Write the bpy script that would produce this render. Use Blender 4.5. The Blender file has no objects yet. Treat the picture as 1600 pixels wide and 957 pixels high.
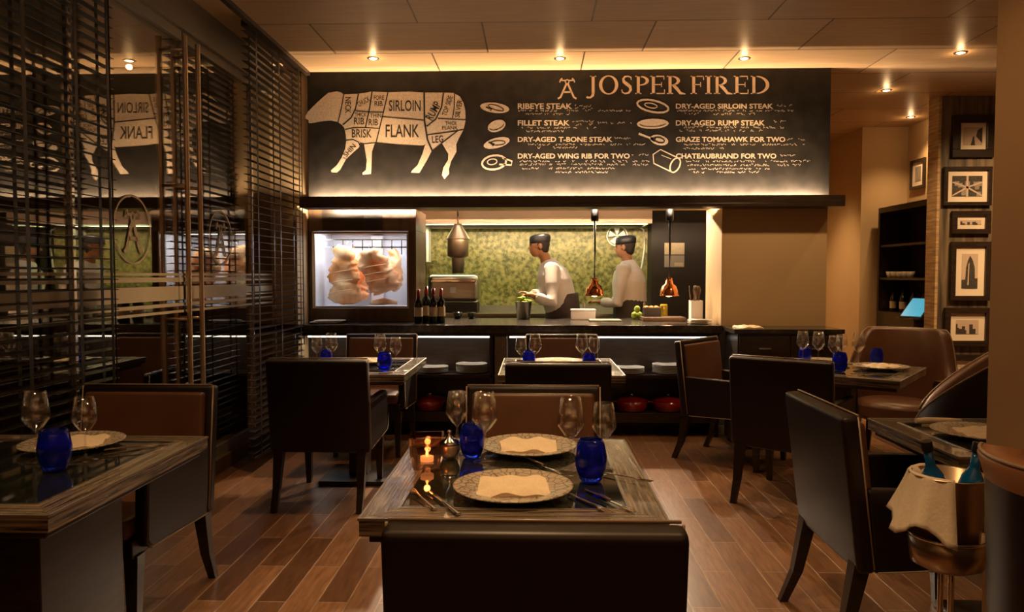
import bpy, bmesh, math, random
from mathutils import Vector, Matrix, Euler, noise
from mathutils.geometry import tessellate_polygon
random.seed(7)
S = bpy.context.scene
COL = S.collection
PI = math.pi

# ------------------------------------------------------------------ camera, world, exposure
F = 1150.0
CAM_Z = 1.35
YAW, PITCH = math.atan(35 / F), math.atan(48 / F)
cd = bpy.data.cameras.new('camera'); cam = bpy.data.objects.new('camera', cd); COL.objects.link(cam)
cam.location = (0, 0, CAM_Z); cam.rotation_euler = (PI / 2 - PITCH, 0, YAW)
cd.sensor_width = 36; cd.lens = F / 1600 * 36; cd.clip_start = 0.05
S.camera = cam
W = bpy.data.worlds.new('world'); S.world = W; W.use_nodes = True
W.node_tree.nodes['Background'].inputs[0].default_value = (0.9, 0.6, 0.35, 1)
W.node_tree.nodes['Background'].inputs[1].default_value = 0.02
S.view_settings.view_transform = 'Standard'; S.view_settings.look = 'None'
S.view_settings.gamma = 1; S.view_settings.use_curve_mapping = False
S.view_settings.exposure = 0.0
try:
    S.cycles.use_denoising = True
    S.cycles.max_bounces = 10; S.cycles.transparent_max_bounces = 24
    S.cycles.sample_clamp_indirect = 4.0
except Exception: pass
ROT = cam.rotation_euler.to_matrix()

def at(px, py, Y):
    """world point on the vertical plane y = Y seen at pixel px, py"""
    d = ROT @ Vector(((px - 800) / F, -(py - 478.5) / F, -1))
    return Vector((0, 0, CAM_Z)) + d * (Y / d.y)

WARM = (1.0, 0.60, 0.27)
def light(kind, loc, energy, color=WARM, rot=(0, 0, 0), name='light', **kw):
    l = bpy.data.lights.new(name, kind); l.energy = energy; l.color = color
    for k, v in kw.items(): setattr(l, k, v)
    o = bpy.data.objects.new(name, l); COL.objects.link(o); o.location = loc; o.rotation_euler = rot
    return o
def strip_light(name, loc, sx, sy, energy, color, rot, spread=PI):
    return light('AREA', loc, energy, color, rot, name, shape='RECTANGLE', size=sx, size_y=sy, spread=spread)

# ledge trough under the chalkboard, shelf LEDs, kitchen and display fridge
strip_light('ledge_strip_light', (0.25, 6.05, 1.928), 4.15, 0.012, 330, (1, 0.70, 0.42), (math.radians(127), 0, 0))
strip_light('board_strip_light', (0.25, 6.04, 1.935), 4.15, 0.012, 420, (1, 0.74, 0.50), (math.radians(98), 0, 0))
strip_light('shelf_strip_light', (-1.15, 6.22, 0.815), 1.6, 0.02, 2.2, (1, .86, .7), (0, 0, 0))
strip_light('shelf_strip_light', (0.62, 6.22, 0.815), 1.45, 0.02, 2.2, (1, .86, .7), (0, 0, 0))
strip_light('hood_strip_light', (-0.2, 8.1, 1.90), 2.9, 0.25, 17, (0.97, 1.0, 0.50), (0, 0, 0))
strip_light('fridge_strip_light', (-1.53, 6.60, 1.728), 0.7, 0.3, 7.5, (0.86, 0.92, 1.0), (0, 0, 0))
for x in (-1.0, 0.1, 1.05):                                     # kitchen ceiling spots, throw light over the pass
    light('SPOT', (x, 7.3, 2.2), 270, (1, .74, .48), (math.radians(-48), 0, 0), 'kitchen_spot', spot_size=math.radians(92), spot_blend=.4, shadow_soft_size=.025)
strip_light('kitchen_panel_light', (0.3, 7.2, 2.28), 2.6, 0.3, 8, (1, .86, .74), (0, 0, 0))
strip_light('ceiling_fill_light', (0.8, -1.0, 1.9), 5.0, 1.5, 80, (1, .68, .42), (PI, 0, 0))  # added unseen fill behind the camera, brightens ceiling and walls
strip_light('bar_light', (4.0, 7.8, 2.06), 0.3, 0.8, 1.0, (1, .7, .4), (0, 0, 0))

# ------------------------------------------------------------------ materials
def mat(name, color, rough=.5, metal=0, noise=None, bump=0, emis=None, spec=.5, trans=0, ior=1.45, coat=0, alpha=1):
    m = bpy.data.materials.new(name); m.use_nodes = True; nt = m.node_tree; b = nt.nodes['Principled BSDF']
    b.inputs['Base Color'].default_value = (*color, 1); b.inputs['Roughness'].default_value = rough
    b.inputs['Metallic'].default_value = metal; b.inputs['Specular IOR Level'].default_value = spec
    b.inputs['Transmission Weight'].default_value = trans; b.inputs['IOR'].default_value = ior
    b.inputs['Coat Weight'].default_value = coat
    if emis:
        b.inputs['Emission Color'].default_value = (*emis[0], 1); b.inputs['Emission Strength'].default_value = emis[1]
    sc, col2, stretch = (noise + ((1, 1, 1),))[:3] if noise else (30, color, (1, 1, 1))
    tc = nt.nodes.new('ShaderNodeTexCoord'); mp = nt.nodes.new('ShaderNodeMapping'); mp.inputs['Scale'].default_value = stretch
    nz = nt.nodes.new('ShaderNodeTexNoise'); nz.inputs['Scale'].default_value = sc; nz.inputs['Detail'].default_value = 5
    nt.links.new(tc.outputs['Object'], mp.inputs[0]); nt.links.new(mp.outputs[0], nz.inputs['Vector'])
    if noise:
        cr = nt.nodes.new('ShaderNodeValToRGB'); cr.color_ramp.elements[0].position = .35; cr.color_ramp.elements[1].position = .65
        cr.color_ramp.elements[0].color = (*color, 1); cr.color_ramp.elements[1].color = (*col2, 1)
        nt.links.new(nz.outputs[0], cr.inputs[0]); nt.links.new(cr.outputs[0], b.inputs['Base Color'])
    if bump:
        bp = nt.nodes.new('ShaderNodeBump'); bp.inputs['Strength'].default_value = bump; bp.inputs['Distance'].default_value = .01
        nt.links.new(nz.outputs[0], bp.inputs['Height']); nt.links.new(bp.outputs[0], b.inputs['Normal'])
    return m

def pane_mat(name, ior, tint=(1, 1, 1), gloss=(1, 1, 1), rough=0.0):
    """thin glass: fresnel mix of see-through and mirror"""
    m = bpy.data.materials.new(name); m.use_nodes = True; nt = m.node_tree; nt.nodes.remove(nt.nodes['Principled BSDF'])
    tr = nt.nodes.new('ShaderNodeBsdfTransparent'); tr.inputs[0].default_value = (*tint, 1)
    gl = nt.nodes.new('ShaderNodeBsdfGlossy'); gl.inputs['Color'].default_value = (*gloss, 1); gl.inputs['Roughness'].default_value = rough
    f0 = ((ior - 1) / (ior + 1)) ** 2
    lw = nt.nodes.new('ShaderNodeLayerWeight'); lw.inputs[0].default_value = .5
    pw = nt.nodes.new('ShaderNodeMath'); pw.operation = 'POWER'; pw.inputs[1].default_value = 4; nt.links.new(lw.outputs['Facing'], pw.inputs[0])
    fr = nt.nodes.new('ShaderNodeMath'); fr.operation = 'MULTIPLY_ADD'; fr.inputs[1].default_value = .85 - f0; fr.inputs[2].default_value = f0; nt.links.new(pw.outputs[0], fr.inputs[0])
    mx = nt.nodes.new('ShaderNodeMixShader'); out = nt.nodes['Material Output']
    nt.links.new(fr.outputs[0], mx.inputs[0]); nt.links.new(tr.outputs[0], mx.inputs[1]); nt.links.new(gl.outputs[0], mx.inputs[2])
    nt.links.new(mx.outputs[0], out.inputs[0]); return m

def brick_mat(name, c1, c2, mortar, bw, rh, msize, rough, rot=0, offset=.5, grain=None, bump=.3, squash=1, loc=(0, 0, 0), plane=None, gmix=.75):
    m = bpy.data.materials.new(name); m.use_nodes = True; nt = m.node_tree; b = nt.nodes['Principled BSDF']
    tc = nt.nodes.new('ShaderNodeTexCoord'); mp = nt.nodes.new('ShaderNodeMapping')
    mp.inputs['Rotation'].default_value = plane or (0, 0, rot); mp.inputs['Location'].default_value = loc
    br = nt.nodes.new('ShaderNodeTexBrick'); br.offset = offset; br.squash = squash
    for k, v in (('Color1', c1), ('Color2', c2), ('Mortar', mortar)): br.inputs[k].default_value = (*v, 1)
    br.inputs['Scale'].default_value = 1; br.inputs['Brick Width'].default_value = bw; br.inputs['Row Height'].default_value = rh
    br.inputs['Mortar Size'].default_value = msize; br.inputs['Mortar Smooth'].default_value = .1
    nt.links.new(tc.outputs['Object'], mp.inputs[0]); nt.links.new(mp.outputs[0], br.inputs['Vector'])
    mp2 = nt.nodes.new('ShaderNodeMapping'); mp2.inputs['Scale'].default_value = grain or (1, 1, 1)
    nz = nt.nodes.new('ShaderNodeTexNoise'); nz.inputs['Scale'].default_value = 6; nz.inputs['Detail'].default_value = 7; nz.inputs['Roughness'].default_value = .6
    nt.links.new(mp.outputs[0], mp2.inputs[0]); nt.links.new(mp2.outputs[0], nz.inputs['Vector'])
    mx = nt.nodes.new('ShaderNodeMix'); mx.data_type = 'RGBA'; mx.blend_type = 'MULTIPLY'; mx.inputs[0].default_value = gmix
    cr = nt.nodes.new('ShaderNodeValToRGB'); cr.color_ramp.elements[0].position = .3; cr.color_ramp.elements[1].position = .7
    cr.color_ramp.elements[0].color = (.35, .33, .32, 1); cr.color_ramp.elements[1].color = (1.15, 1.1, 1.05, 1)
    nt.links.new(nz.outputs[0], cr.inputs[0]); nt.links.new(br.outputs['Color'], mx.inputs[6]); nt.links.new(cr.outputs[0], mx.inputs[7])
    nt.links.new(mx.outputs[2], b.inputs['Base Color'])
    b.inputs['Roughness'].default_value = rough
    bp = nt.nodes.new('ShaderNodeBump'); bp.inputs['Strength'].default_value = bump; bp.inputs['Distance'].default_value = .006
    bp.invert = True
    nt.links.new(br.outputs['Fac'], bp.inputs['Height']); nt.links.new(bp.outputs[0], b.inputs['Normal'])
    return m

M = {}
M['floor'] = brick_mat('floor_planks', (.115, .052, .024), (.29, .15, .075), (.36, .24, .14), .74, .128, .0035, .30, rot=PI / 2, grain=(1.2, 9, 1), bump=.5)
M['ceil'] = brick_mat('ceiling_panels', (.44, .29, .16), (.56, .38, .22), (.07, .04, .02), 1.15, .66, .006, .42, offset=.37, grain=(.5, 5, 1), bump=.2, loc=(.35, -.31, 0), gmix=.3)
M['plaster'] = mat('warm_plaster', (.52, .37, .20), .8, noise=(1.5, (.56, .40, .22)), bump=.02)
M['plaster_stripe'] = brick_mat('ribbed_wallcover', (.55, .38, .20), (.60, .42, .22), (.42, .28, .14), 9, .035, .003, .7, plane=(PI / 2, 0, 0), grain=(.3, 6, 1), bump=.1)
M['pillar'] = mat('tan_pillar_paint', (.50, .31, .15), .7, noise=(1.0, (.54, .35, .17)))
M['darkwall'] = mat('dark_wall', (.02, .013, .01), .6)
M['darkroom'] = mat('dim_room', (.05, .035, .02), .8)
M['black'] = mat('black_board', (.013, .011, .009), .6, noise=(9, (.024, .020, .016)), spec=.2)
M['chalk'] = mat('chalk_white', (.62, .50, .38), .9, noise=(60, (.48, .38, .28)))
M['chalkdim'] = mat('chalk_rubbed', (.50, .42, .33), .9, noise=(40, (.26, .22, .18)))
M['gold'] = mat('title_letters', (.66, .47, .31), .6, noise=(14, (.74, .55, .38)))
M['ink'] = mat('dark_paint_lines', (.012, .010, .009), .8)
M['stone'] = mat('dark_stone', (.022, .018, .014), .18, noise=(22, (.05, .042, .034)))
M['granite'] = mat('grey_granite', (.16, .14, .11), .4, noise=(90, (.30, .27, .22)))
M['steel'] = mat('brushed_steel', (.62, .58, .52), .28, 1, noise=(3, (.55, .5, .44), (1, 40, 40)))
M['steel_dull'] = mat('dull_steel', (.30, .27, .23), .45, .6)
M['chrome'] = mat('polished_metal', (.80, .76, .70), .12, 1)
M['bronze'] = mat('bronze_bar', (.60, .47, .33), .32, .9)
M['copper'] = mat('copper_shade', (.85, .33, .12), .16, 1, bump=.15, noise=(25, (.80, .28, .10)))
M['leather'] = mat('brown_leather', (.105, .046, .022), .36, noise=(5, (.14, .062, .03)), bump=.06, spec=.6)
M['leather_tan'] = mat('tan_leather', (.24, .105, .045), .38, noise=(5, (.28, .125, .055)), bump=.05)
M['leather_dark_shaded'] = mat('dark_shaded_leather', (.010, .005, .003), .42, noise=(7, (.014, .006, .004)), bump=.03)  # chair leather with the shade of unlit backs put into its colour
M['piping'] = mat('leather_piping', (.30, .22, .15), .3, spec=.8)
M['darkwood'] = mat('dark_wood', (.020, .012, .008), .32, noise=(8, (.035, .022, .014), (1, 1, 6)))
M['brownwood'] = mat('brown_wood', (.075, .040, .020), .4, noise=(4, (.12, .07, .035), (6, 6, 1)))
M['tw_x'] = mat('table_wood_across', (.028, .021, .015), .2, noise=(7, (.30, .24, .17), (.7, 16, 16)), bump=.5, coat=.6)
M['tw_y'] = mat('table_wood_along', (.028, .021, .015), .2, noise=(7, (.30, .24, .17), (16, .7, 16)), bump=.5, coat=.6)
M['blackglass'] = mat('black_glass', (.012, .014, .010), .04, spec=1.0, ior=2.1)
M['oldwood'] = mat('weathered_wood', (.045, .033, .021), .55, noise=(2.5, (.21, .155, .095), (8, 8, .7)), bump=.6)
M['slat'] = mat('blind_slat', (.020, .012, .008), .4, spec=.4)
M['glasswall'] = pane_mat('partition_glass', 2.6, (.9, .9, .86), (1, .95, .88))
M['glass'] = pane_mat('clear_glass', 2.0, (.985, .98, .97))
M['fridgeglass'] = pane_mat('fridge_glass', 1.25)
M['smoked'] = pane_mat('amber_glass', 2.0, (.66, .44, .30))
M['frost'] = mat('frosted_film', (.92, .86, .66), .6, noise=(10, (.95, .88, .70)))
M['blue'] = mat('cobalt_glass', (.02, .05, .80), .03, trans=.88, ior=1.35, spec=.8)
M['bluebottle'] = mat('blue_bottle_glass', (.006, .10, .30), .12)
M['champagne'] = mat('satin_bucket_metal', (.50, .38, .26), .30, .85)
M['capblack'] = mat('black_cap', (.01, .01, .012), .4)
M['wineglass'] = mat('wine_bottle_glass', (.010, .012, .006), .07, spec=.7)
M['paper'] = mat('cream_label', (.55, .45, .30), .7, noise=(40, (.48, .38, .25)))
M['white'] = mat('white_ceramic', (.74, .68, .58), .25)
M['cream'] = mat('cream_napkin', (.86, .72, .52), .85, noise=(120, (.80, .66, .47)), bump=.1)
M['cloth'] = mat('white_towel', (.84, .72, .55), .9, noise=(80, (.78, .66, .50)), bump=.15)
M['candle'] = mat('candle_wax', (.9, .75, .5), .5, emis=((1, .62, .30), 2.5))
M['flame'] = mat('flame', (1, .6, .2), .5, emis=((1, .55, .2), 25))
M['lampface'] = mat('lamp_face', (1, .9, .7), .5, emis=((1, .80, .50), 14))
M['led'] = mat('led_line', (1, .95, .85), .5, emis=((1, .90, .78), 3.2))
M['heat'] = mat('heat_bulb', (1, .8, .6), .5, emis=((1, .78, .55), 12))
M['green'] = mat('olive_mosaic', (.085, .085, .022), .4, noise=(24, (.36, .31, .11)), bump=.6)
M['skin'] = mat('skin', (.36, .17, .09), .55)
M['hair'] = mat('dark_hair', (.015, .010, .008), .7)
M['jacket'] = mat('white_jacket', (.70, .64, .58), .85, noise=(9, (.64, .58, .53)), bump=.15)
M['apron'] = mat('charcoal_apron', (.045, .032, .028), .85, noise=(12, (.06, .042, .036)))
M['trouser'] = mat('dark_trousers', (.03, .025, .025), .9)
M['meat'] = mat('aged_meat', (.74, .20, .04), .55, noise=(6, (.88, .52, .25)), bump=.5)
M['fat'] = mat('pale_fat', (.88, .60, .32), .5, noise=(6, (.72, .27, .06)), bump=.4)
M['bone'] = mat('bone', (.80, .72, .62), .5)
M['fridgewhite'] = mat('fridge_lining', (.72, .74, .80), .35)
M['lettuce'] = mat('lettuce', (.20, .36, .03), .6, noise=(20, (.42, .50, .06)), bump=.4)
M['pepper'] = mat('orange_veg', (.60, .16, .03), .4, noise=(16, (.45, .30, .05)))
M['red'] = mat('red_enamel', (.22, .010, .008), .2, coat=.6)
M['screen'] = mat('screen_glow', (.02, .1, .14), .3, emis=((.12, .55, .75), .7))
M['whiteplastic'] = mat('white_plastic', (.75, .72, .70), .4)
M['print'] = mat('photo_mount', (.78, .68, .55), .7)
M['grey1'] = mat('print_mid', (.22, .19, .16), .7, noise=(30, (.32, .28, .24)))
M['grey2'] = mat('print_dark', (.03, .026, .023), .7, noise=(60, (.07, .06, .05)))
M['grey3'] = mat('print_light', (.50, .43, .36), .7, noise=(12, (.58, .42, .32)))
M['frame'] = mat('dark_picture_frame', (.022, .014, .010), .25, noise=(8, (.034, .022, .016), (1, 1, 8)))

def plate_mat():
    m = mat('engraved_plate', (.62, .52, .40), .25); nt = m.node_tree; b = nt.nodes['Principled BSDF']
    tc = nt.nodes.new('ShaderNodeTexCoord'); g = nt.nodes.new('ShaderNodeTexVoronoi'); g.feature = 'DISTANCE_TO_EDGE'; g.inputs['Scale'].default_value = 42
    nt.links.new(tc.outputs['Object'], g.inputs['Vector'])
    cr = nt.nodes.new('ShaderNodeValToRGB'); cr.color_ramp.elements[0].position = .02; cr.color_ramp.elements[1].position = .09
    cr.color_ramp.elements[0].color = (.17, .14, .10, 1); cr.color_ramp.elements[1].color = (.46, .38, .29, 1)
    nt.links.new(g.outputs[0], cr.inputs[0]); nt.links.new(cr.outputs[0], b.inputs['Base Color']); return m
M['plate'] = plate_mat()

# ------------------------------------------------------------------ mesh builder
class MB:
    def __init__(s): s.bm = bmesh.new(); s.mi = 0
    def _mark(s, n0):
        s.bm.faces.ensure_lookup_table()
        for f in s.bm.faces[n0:]: f.material_index = s.mi
    def box(s, x0, x1, y0, y1, z0, z1, bev=0, seg=2, rot=None, piv=None):
        n0 = len(s.bm.faces); t = bmesh.new(); bmesh.ops.create_cube(t, size=1)
        c = Vector(((x0 + x1) / 2, (y0 + y1) / 2, (z0 + z1) / 2)); sz = Vector((abs(x1 - x0), abs(y1 - y0), abs(z1 - z0)))
        for v in t.verts: v.co = Vector((v.co.x * sz.x, v.co.y * sz.y, v.co.z * sz.z)) + c
        if bev: bmesh.ops.bevel(t, geom=t.edges[:] , offset=min(bev, min(sz) * .49), segments=seg, profile=.6, affect='EDGES')
        if rot is not None:
            p = Vector(piv) if piv is not None else c
            for v in t.verts: v.co = rot @ (v.co - p) + p
        s._merge(t); s._mark(n0); return s
    def _merge(s, t):
        vm = {}
        for v in t.verts: vm[v] = s.bm.verts.new(v.co)
        for f in t.faces:
            try:
                g = s.bm.faces.new([vm[v] for v in f.verts]); g.smooth = f.smooth
            except ValueError: pass
        t.free()
    def hexa(s, b, t):
        """two quads: bottom ring b, top ring t (4 points each)"""
        n0 = len(s.bm.faces)
        B = [s.bm.verts.new(p) for p in b]; T = [s.bm.verts.new(p) for p in t]; n = len(B)
        s.bm.faces.new(B[::-1]); s.bm.faces.new(T)
        for i in range(n): s.bm.faces.new((B[i], B[(i + 1) % n], T[(i + 1) % n], T[i]))
        s._mark(n0); return s
    def lathe(s, prof, c=(0, 0, 0), n=28, closed=False, axis=None):
        n0 = len(s.bm.faces); c = Vector(c); rings = []
        R = axis.to_track_quat('Z', 'Y').to_matrix() if axis is not None else Matrix.Identity(3)
        for r, z in prof:
            if r < 1e-5: rings.append([s.bm.verts.new(c + R @ Vector((0, 0, z)))])
            else: rings.append([s.bm.verts.new(c + R @ Vector((r * math.cos(2 * PI * i / n), r * math.sin(2 * PI * i / n), z))) for i in range(n)])
        pairs = list(zip(rings, rings[1:])) + ([(rings[-1], rings[0])] if closed else [])
        for a, b in pairs:
            for i in range(n):
                j = (i + 1) % n
                if len(a) == 1 and len(b) == 1: continue
                if len(a) == 1: f = (a[0], b[j], b[i])
                elif len(b) == 1: f = (a[i], a[j], b[0])
                else: f = (a[i], a[j], b[j], b[i])
                g = s.bm.faces.new(f); g.smooth = True
        s._mark(n0); return s
    def loft(s, pts, rad, n=12, up=(0, 0, 1)):
        """rad: list of r or (ru, rv)"""
        n0 = len(s.bm.faces); P = [Vector(p) for p in pts]; rings = []
        for k, p in enumerate(P):
            t = (P[min(k + 1, len(P) - 1)] - P[max(k - 1, 0)]).normalized()
            u = Vector(up).cross(t)
            if u.length < 1e-3: u = Vector((1, 0, 0)).cross(t) if abs(t.x) < .9 else Vector((0, 1, 0)).cross(t)
            u.normalize(); v = t.cross(u)
            r = rad[k]; ru, rv = r if isinstance(r, tuple) else (r, r)
            rings.append([s.bm.verts.new(p + u * ru * math.cos(2 * PI * i / n) + v * rv * math.sin(2 * PI * i / n)) for i in range(n)])
        for a, b in zip(rings, rings[1:]):
            for i in range(n):
                j = (i + 1) % n; g = s.bm.faces.new((a[i], a[j], b[j], b[i])); g.smooth = True
        s.bm.faces.new(rings[0][::-1]); s.bm.faces.new(rings[-1])
        s._mark(n0); return s
    def ball(s, c, r, n=14):
        n0 = len(s.bm.faces); t = bmesh.new(); bmesh.ops.create_uvsphere(t, u_segments=n, v_segments=max(6, n // 2), radius=1)
        r = Vector(r) if isinstance(r, tuple) else Vector((r, r, r))
        for v in t.verts: v.co = Vector((v.co.x * r.x, v.co.y * r.y, v.co.z * r.z)) + Vector(c)
        for f in t.faces: f.smooth = True
        s._merge(t); s._mark(n0); return s
    def poly(s, pts, off):
        """flat polygon (3d pts) given thickness along off"""
        off = Vector(off); n0 = len(s.bm.faces)
        A = [s.bm.verts.new(p) for p in pts]; B = [s.bm.verts.new(Vector(p) + off) for p in pts]; n = len(A)
        if n <= 4:
            s.bm.faces.new(A); s.bm.faces.new(B[::-1])
        else:
            for a, b, c in tessellate_polygon([[Vector(p) for p in pts]]):
                s.bm.faces.new((A[a], A[b], A[c])); s.bm.faces.new((B[c], B[b], B[a]))
        for i in range(n): s.bm.faces.new((A[i], B[i], B[(i + 1) % n], A[(i + 1) % n]))
        s._mark(n0); return s
    def build(s, name, m, parent=None, loc=None, smooth=False, label=None, angle=None):
        bmesh.ops.recalc_face_normals(s.bm, faces=s.bm.faces[:])
        me = bpy.data.meshes.new(name)
        s.bm.to_mesh(me); s.bm.free()
        for mm in (m if isinstance(m, (list, tuple)) else [m]): me.materials.append(M[mm] if isinstance(mm, str) else mm)
        if smooth:
            me.polygons.foreach_set('use_smooth', [True] * len(me.polygons))
        if angle:
            me.polygons.foreach_set('use_smooth', [True] * len(me.polygons))
            try: me.set_sharp_from_angle(angle=math.radians(angle))
            except Exception: pass
        o = bpy.data.objects.new(name, me); COL.objects.link(o)
        if parent is not None: o.parent = parent
        if loc is not None: o.location = loc
        if label: o['label'] = label
        return o

def T(o, label, cat, group=None):
    o['label'] = label; o['category'] = cat
    if group: o['group'] = group
    return o
def ST(o): o['kind'] = 'structure'; return o
def empty(name, loc=(0, 0, 0), rz=0):
    o = bpy.data.objects.new(name, None); COL.objects.link(o); o.location = loc; o.rotation_euler = (0, 0, rz); o.empty_display_size = .1
    return o
def copy_tree(o, parent=None):
    c = o.copy(); COL.objects.link(c)
    if parent is not None: c.parent = parent
    for ch in list(o.children): copy_tree(ch, c)
    return c
class Kind:
    """builds one on first use, copies it afterwards"""
    def __init__(s, fn): s.fn = fn; s.first = None
    def put(s, loc, label, cat, group=None, rz=0, sc=1):
        if s.first is None: s.first = s.fn(); o = s.first
        else: o = copy_tree(s.first)
        o.location = loc; o.rotation_euler = (0, 0, rz); o.scale = (sc, sc, sc)
        if 'group' in o: del o['group']
        return T(o, label, cat, group)

# ------------------------------------------------------------------ ROOM
CEIL = 3.022
GX = -2.2            # glass partition plane
ST(MB().box(-6, 6, -3, 11, -.1, 0).build('floor', 'floor'))
ST(MB().box(-1.86, 6, -3, 11, CEIL, CEIL + .1).build('ceiling', 'ceil'))
ST(MB().box(-6, -1.86, -3, 11, CEIL + .06, CEIL + .1).build('ceiling', 'plaster'))
ST(MB().box(-1.88, -1.845, -3, 6.1, CEIL - .03, CEIL + .06).build('trim_1', 'darkwood'))
ST(MB().box(GX - .04, GX + .05, -3, 6.1, 2.86, CEIL + .06).build('trim_2', 'steel_dull'))
ST(MB().box(GX - .05, GX + .06, -3, 6.1, 0, .10, .004).build('baseboard_left', 'brownwood'))
ST(MB().box(-6, 6, -3.1, -3, 0, CEIL + .1).build('wall_back', 'plaster'))
ST(MB().box(5.9, 6, -3, 11, 0, CEIL).build('wall_right', 'plaster'))
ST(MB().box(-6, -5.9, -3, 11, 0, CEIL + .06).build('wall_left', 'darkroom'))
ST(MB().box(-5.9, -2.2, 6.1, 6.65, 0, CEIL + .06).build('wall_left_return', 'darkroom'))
# front wall with the pass opening
fw = MB()
fw.box(-2.2, 2.387, 6.1, 6.65, 1.93, CEIL)          # above
fw.box(1.535, 2.387, 6.1, 6.65, .93, 1.93)
fw.box(-2.2, -1.98, 6.1, 6.65, 0, 1.93)
ST(fw.build('wall_front', 'plaster'))
ST(MB().box(2.28, 2.387, 6.65, 9.7, 0, CEIL).build('wall_corridor', 'plaster'))
ST(MB().box(2.387, 3.72, 9.7, 9.8, 0, CEIL).build('wall_far', 'plaster'))
ST(MB().box(3.70, 6, 8.5, 9.8, 0, CEIL).build('wall_nook', 'plaster'))
ST(MB().box(4.21, 4.35, 7.3, 8.5, 0, CEIL).build('wall_nook_side', 'plaster'))
ST(MB().box(3.775, 3.80, 7.06, 7.24, 0, CEIL).build('trim_3', 'plaster_stripe'))
ST(MB().box(3.80, 5.9, 7.06, 7.24, 0, CEIL).build('wall_timber', 'oldwood'))
ST(MB().box(1.47, 2.6, 2.15, 2.42, 0, CEIL).build('wall_pillar', 'pillar'))
# kitchen shell
ST(MB().box(-2.2, 1.31, 8.6, 8.7, 0, 2.35).build('wall_kitchen', 'green'))
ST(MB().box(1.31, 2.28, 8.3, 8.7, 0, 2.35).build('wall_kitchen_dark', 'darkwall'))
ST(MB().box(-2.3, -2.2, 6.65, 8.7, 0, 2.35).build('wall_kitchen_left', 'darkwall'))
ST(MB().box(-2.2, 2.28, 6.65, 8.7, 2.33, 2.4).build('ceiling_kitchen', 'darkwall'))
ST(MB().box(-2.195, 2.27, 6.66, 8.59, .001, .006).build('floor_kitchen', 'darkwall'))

# ledge (light trough) under the board
L = empty('wall_ledge', (0.28, 6.0, 1.90)); T(L, 'long dark timber ledge running beneath the chalkboard above the kitchen pass', 'ledge')
MB().box(-2.17, 2.17, -.09, .098, -.005, .025, .003).box(-2.17, 2.17, -.09, -.065, .025, .085, .002)  .box(-2.15, 2.15, .018, .022, .025, .085).box(-2.17, -2.15, -.065, .098, .025, .085).box(2.15, 2.17, -.065, .098, .025, .085).build('trough', 'darkwood', L)
MB().box(-2.1, 2.08, .04, .06, .0255, .0265).build('led_strip', 'led', L)

# ------------------------------------------------------------------ CHALKBOARD
BY = 6.075
B = T(empty('chalkboard', (0, BY, 0)), 'wide black chalkboard menu with white cow diagram and gold title above the pass', 'chalkboard')
bl = at(480, 110, BY).x
MB().box(bl, 2.387, 0, .024, 1.93, CEIL - .002, .002).build('panel', 'black', B)
def bp(px, py, lift=.003):
    p = at(px, py, BY); return Vector((p.x, -lift * .15, p.z))
TH = (0, .0003, 0)
def z4(pts, lift=.003): return [bp(460 + x / 4.35, 90 + y / 4.35, lift) for x, y in pts]
cow = [(75,395),(95,365),(150,310),(200,265),(230,240),(290,230),(318,238),(335,250),(430,247),(480,240),(520,232),(640,236),(780,232),(880,238),(1000,238),(1080,240),(1125,265),(1150,310),(1162,360),(1163,430),(1150,490),(1115,555),(1100,590),(1102,640),(1065,705),(1050,760),(1052,790),(1020,827),(1003,800),(1012,750),(1045,695),(1046,655),(1003,582),(935,632),(900,700),(850,784),(792,783),(800,768),(838,730),(872,650),(888,595),(870,601),(700,590),(560,578),(545,585),(527,640),(523,760),(520,792),(465,797),(462,785),(486,765),(492,700),(482,640),(473,587),(446,580),(440,610),(400,645),(352,690),(312,762),(290,782),(252,781),(248,768),(290,730),(322,680),(345,620),(352,570),(350,530),(340,480),(325,460),(295,438),(250,428),(200,432),(160,438),(120,446),(98,446),(95,425),(78,415)]
cw = MB().poly(z4(cow), TH).build('cow_drawing', 'chalk', B)
def stroke(mb, pts, w, lift, th=.0015, fn=None):
    """ribbon along pixel-space pts; w a width or list of widths in the same space"""
    n = len(pts); L_, R_ = [], []
    for k, (x, y) in enumerate(pts):
        a = pts[max(k - 1, 0)]; b = pts[min(k + 1, n - 1)]
        dx, dy = b[0] - a[0], b[1] - a[1]; l = math.hypot(dx, dy) or 1
        ww = (w[k] if isinstance(w, (list, tuple)) else w) / 2
        L_.append((x - dy / l * ww, y + dx / l * ww)); R_.append((x + dy / l * ww, y - dx / l * ww))
    for k in range(n - 1):
        q = [fn(*L_[k], lift), fn(*L_[k + 1], lift), fn(*R_[k + 1], lift), fn(*R_[k], lift)]
        mb.poly(q, (0, th * .1, 0))
f4 = lambda x, y, l: bp(460 + x / 4.35, 90 + y / 4.35, l)
for pts, w in [([(337,248),(318,350),(297,440)],7), ([(435,247),(415,350),(385,410),(330,458)],9), ([(528,232),(512,340),(483,475)],9), ([(636,236),(602,385),(555,580)],8), ([(415,362),(510,370),(602,372)],7), ([(344,490),(400,478),(483,476),(575,482)],7),
               ([(600,402),(880,426)],8), ([(882,236),(884,430),(905,560),(937,635)],12), ([(1013,240),(1000,340),(960,420),(900,468)],10), ([(1088,245),(1086,340),(1075,412)],7), ([(975,415),(1165,424)],7), ([(905,526),(1040,508),(1150,490)],8), ([(1110,498),(1030,560),(940,632)],8), ([(352,562),(400,558),(435,575),(446,600)],8), ([(445,580),(475,587),(560,578)],7), ([(330,680),(352,690)],4), ([(560,578),(700,592),(870,602),(888,596)],5)]:
    ln = MB(); stroke(ln, pts, w, .0045, fn=f4); ln.build('cut_line', 'ink', cw)

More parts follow.
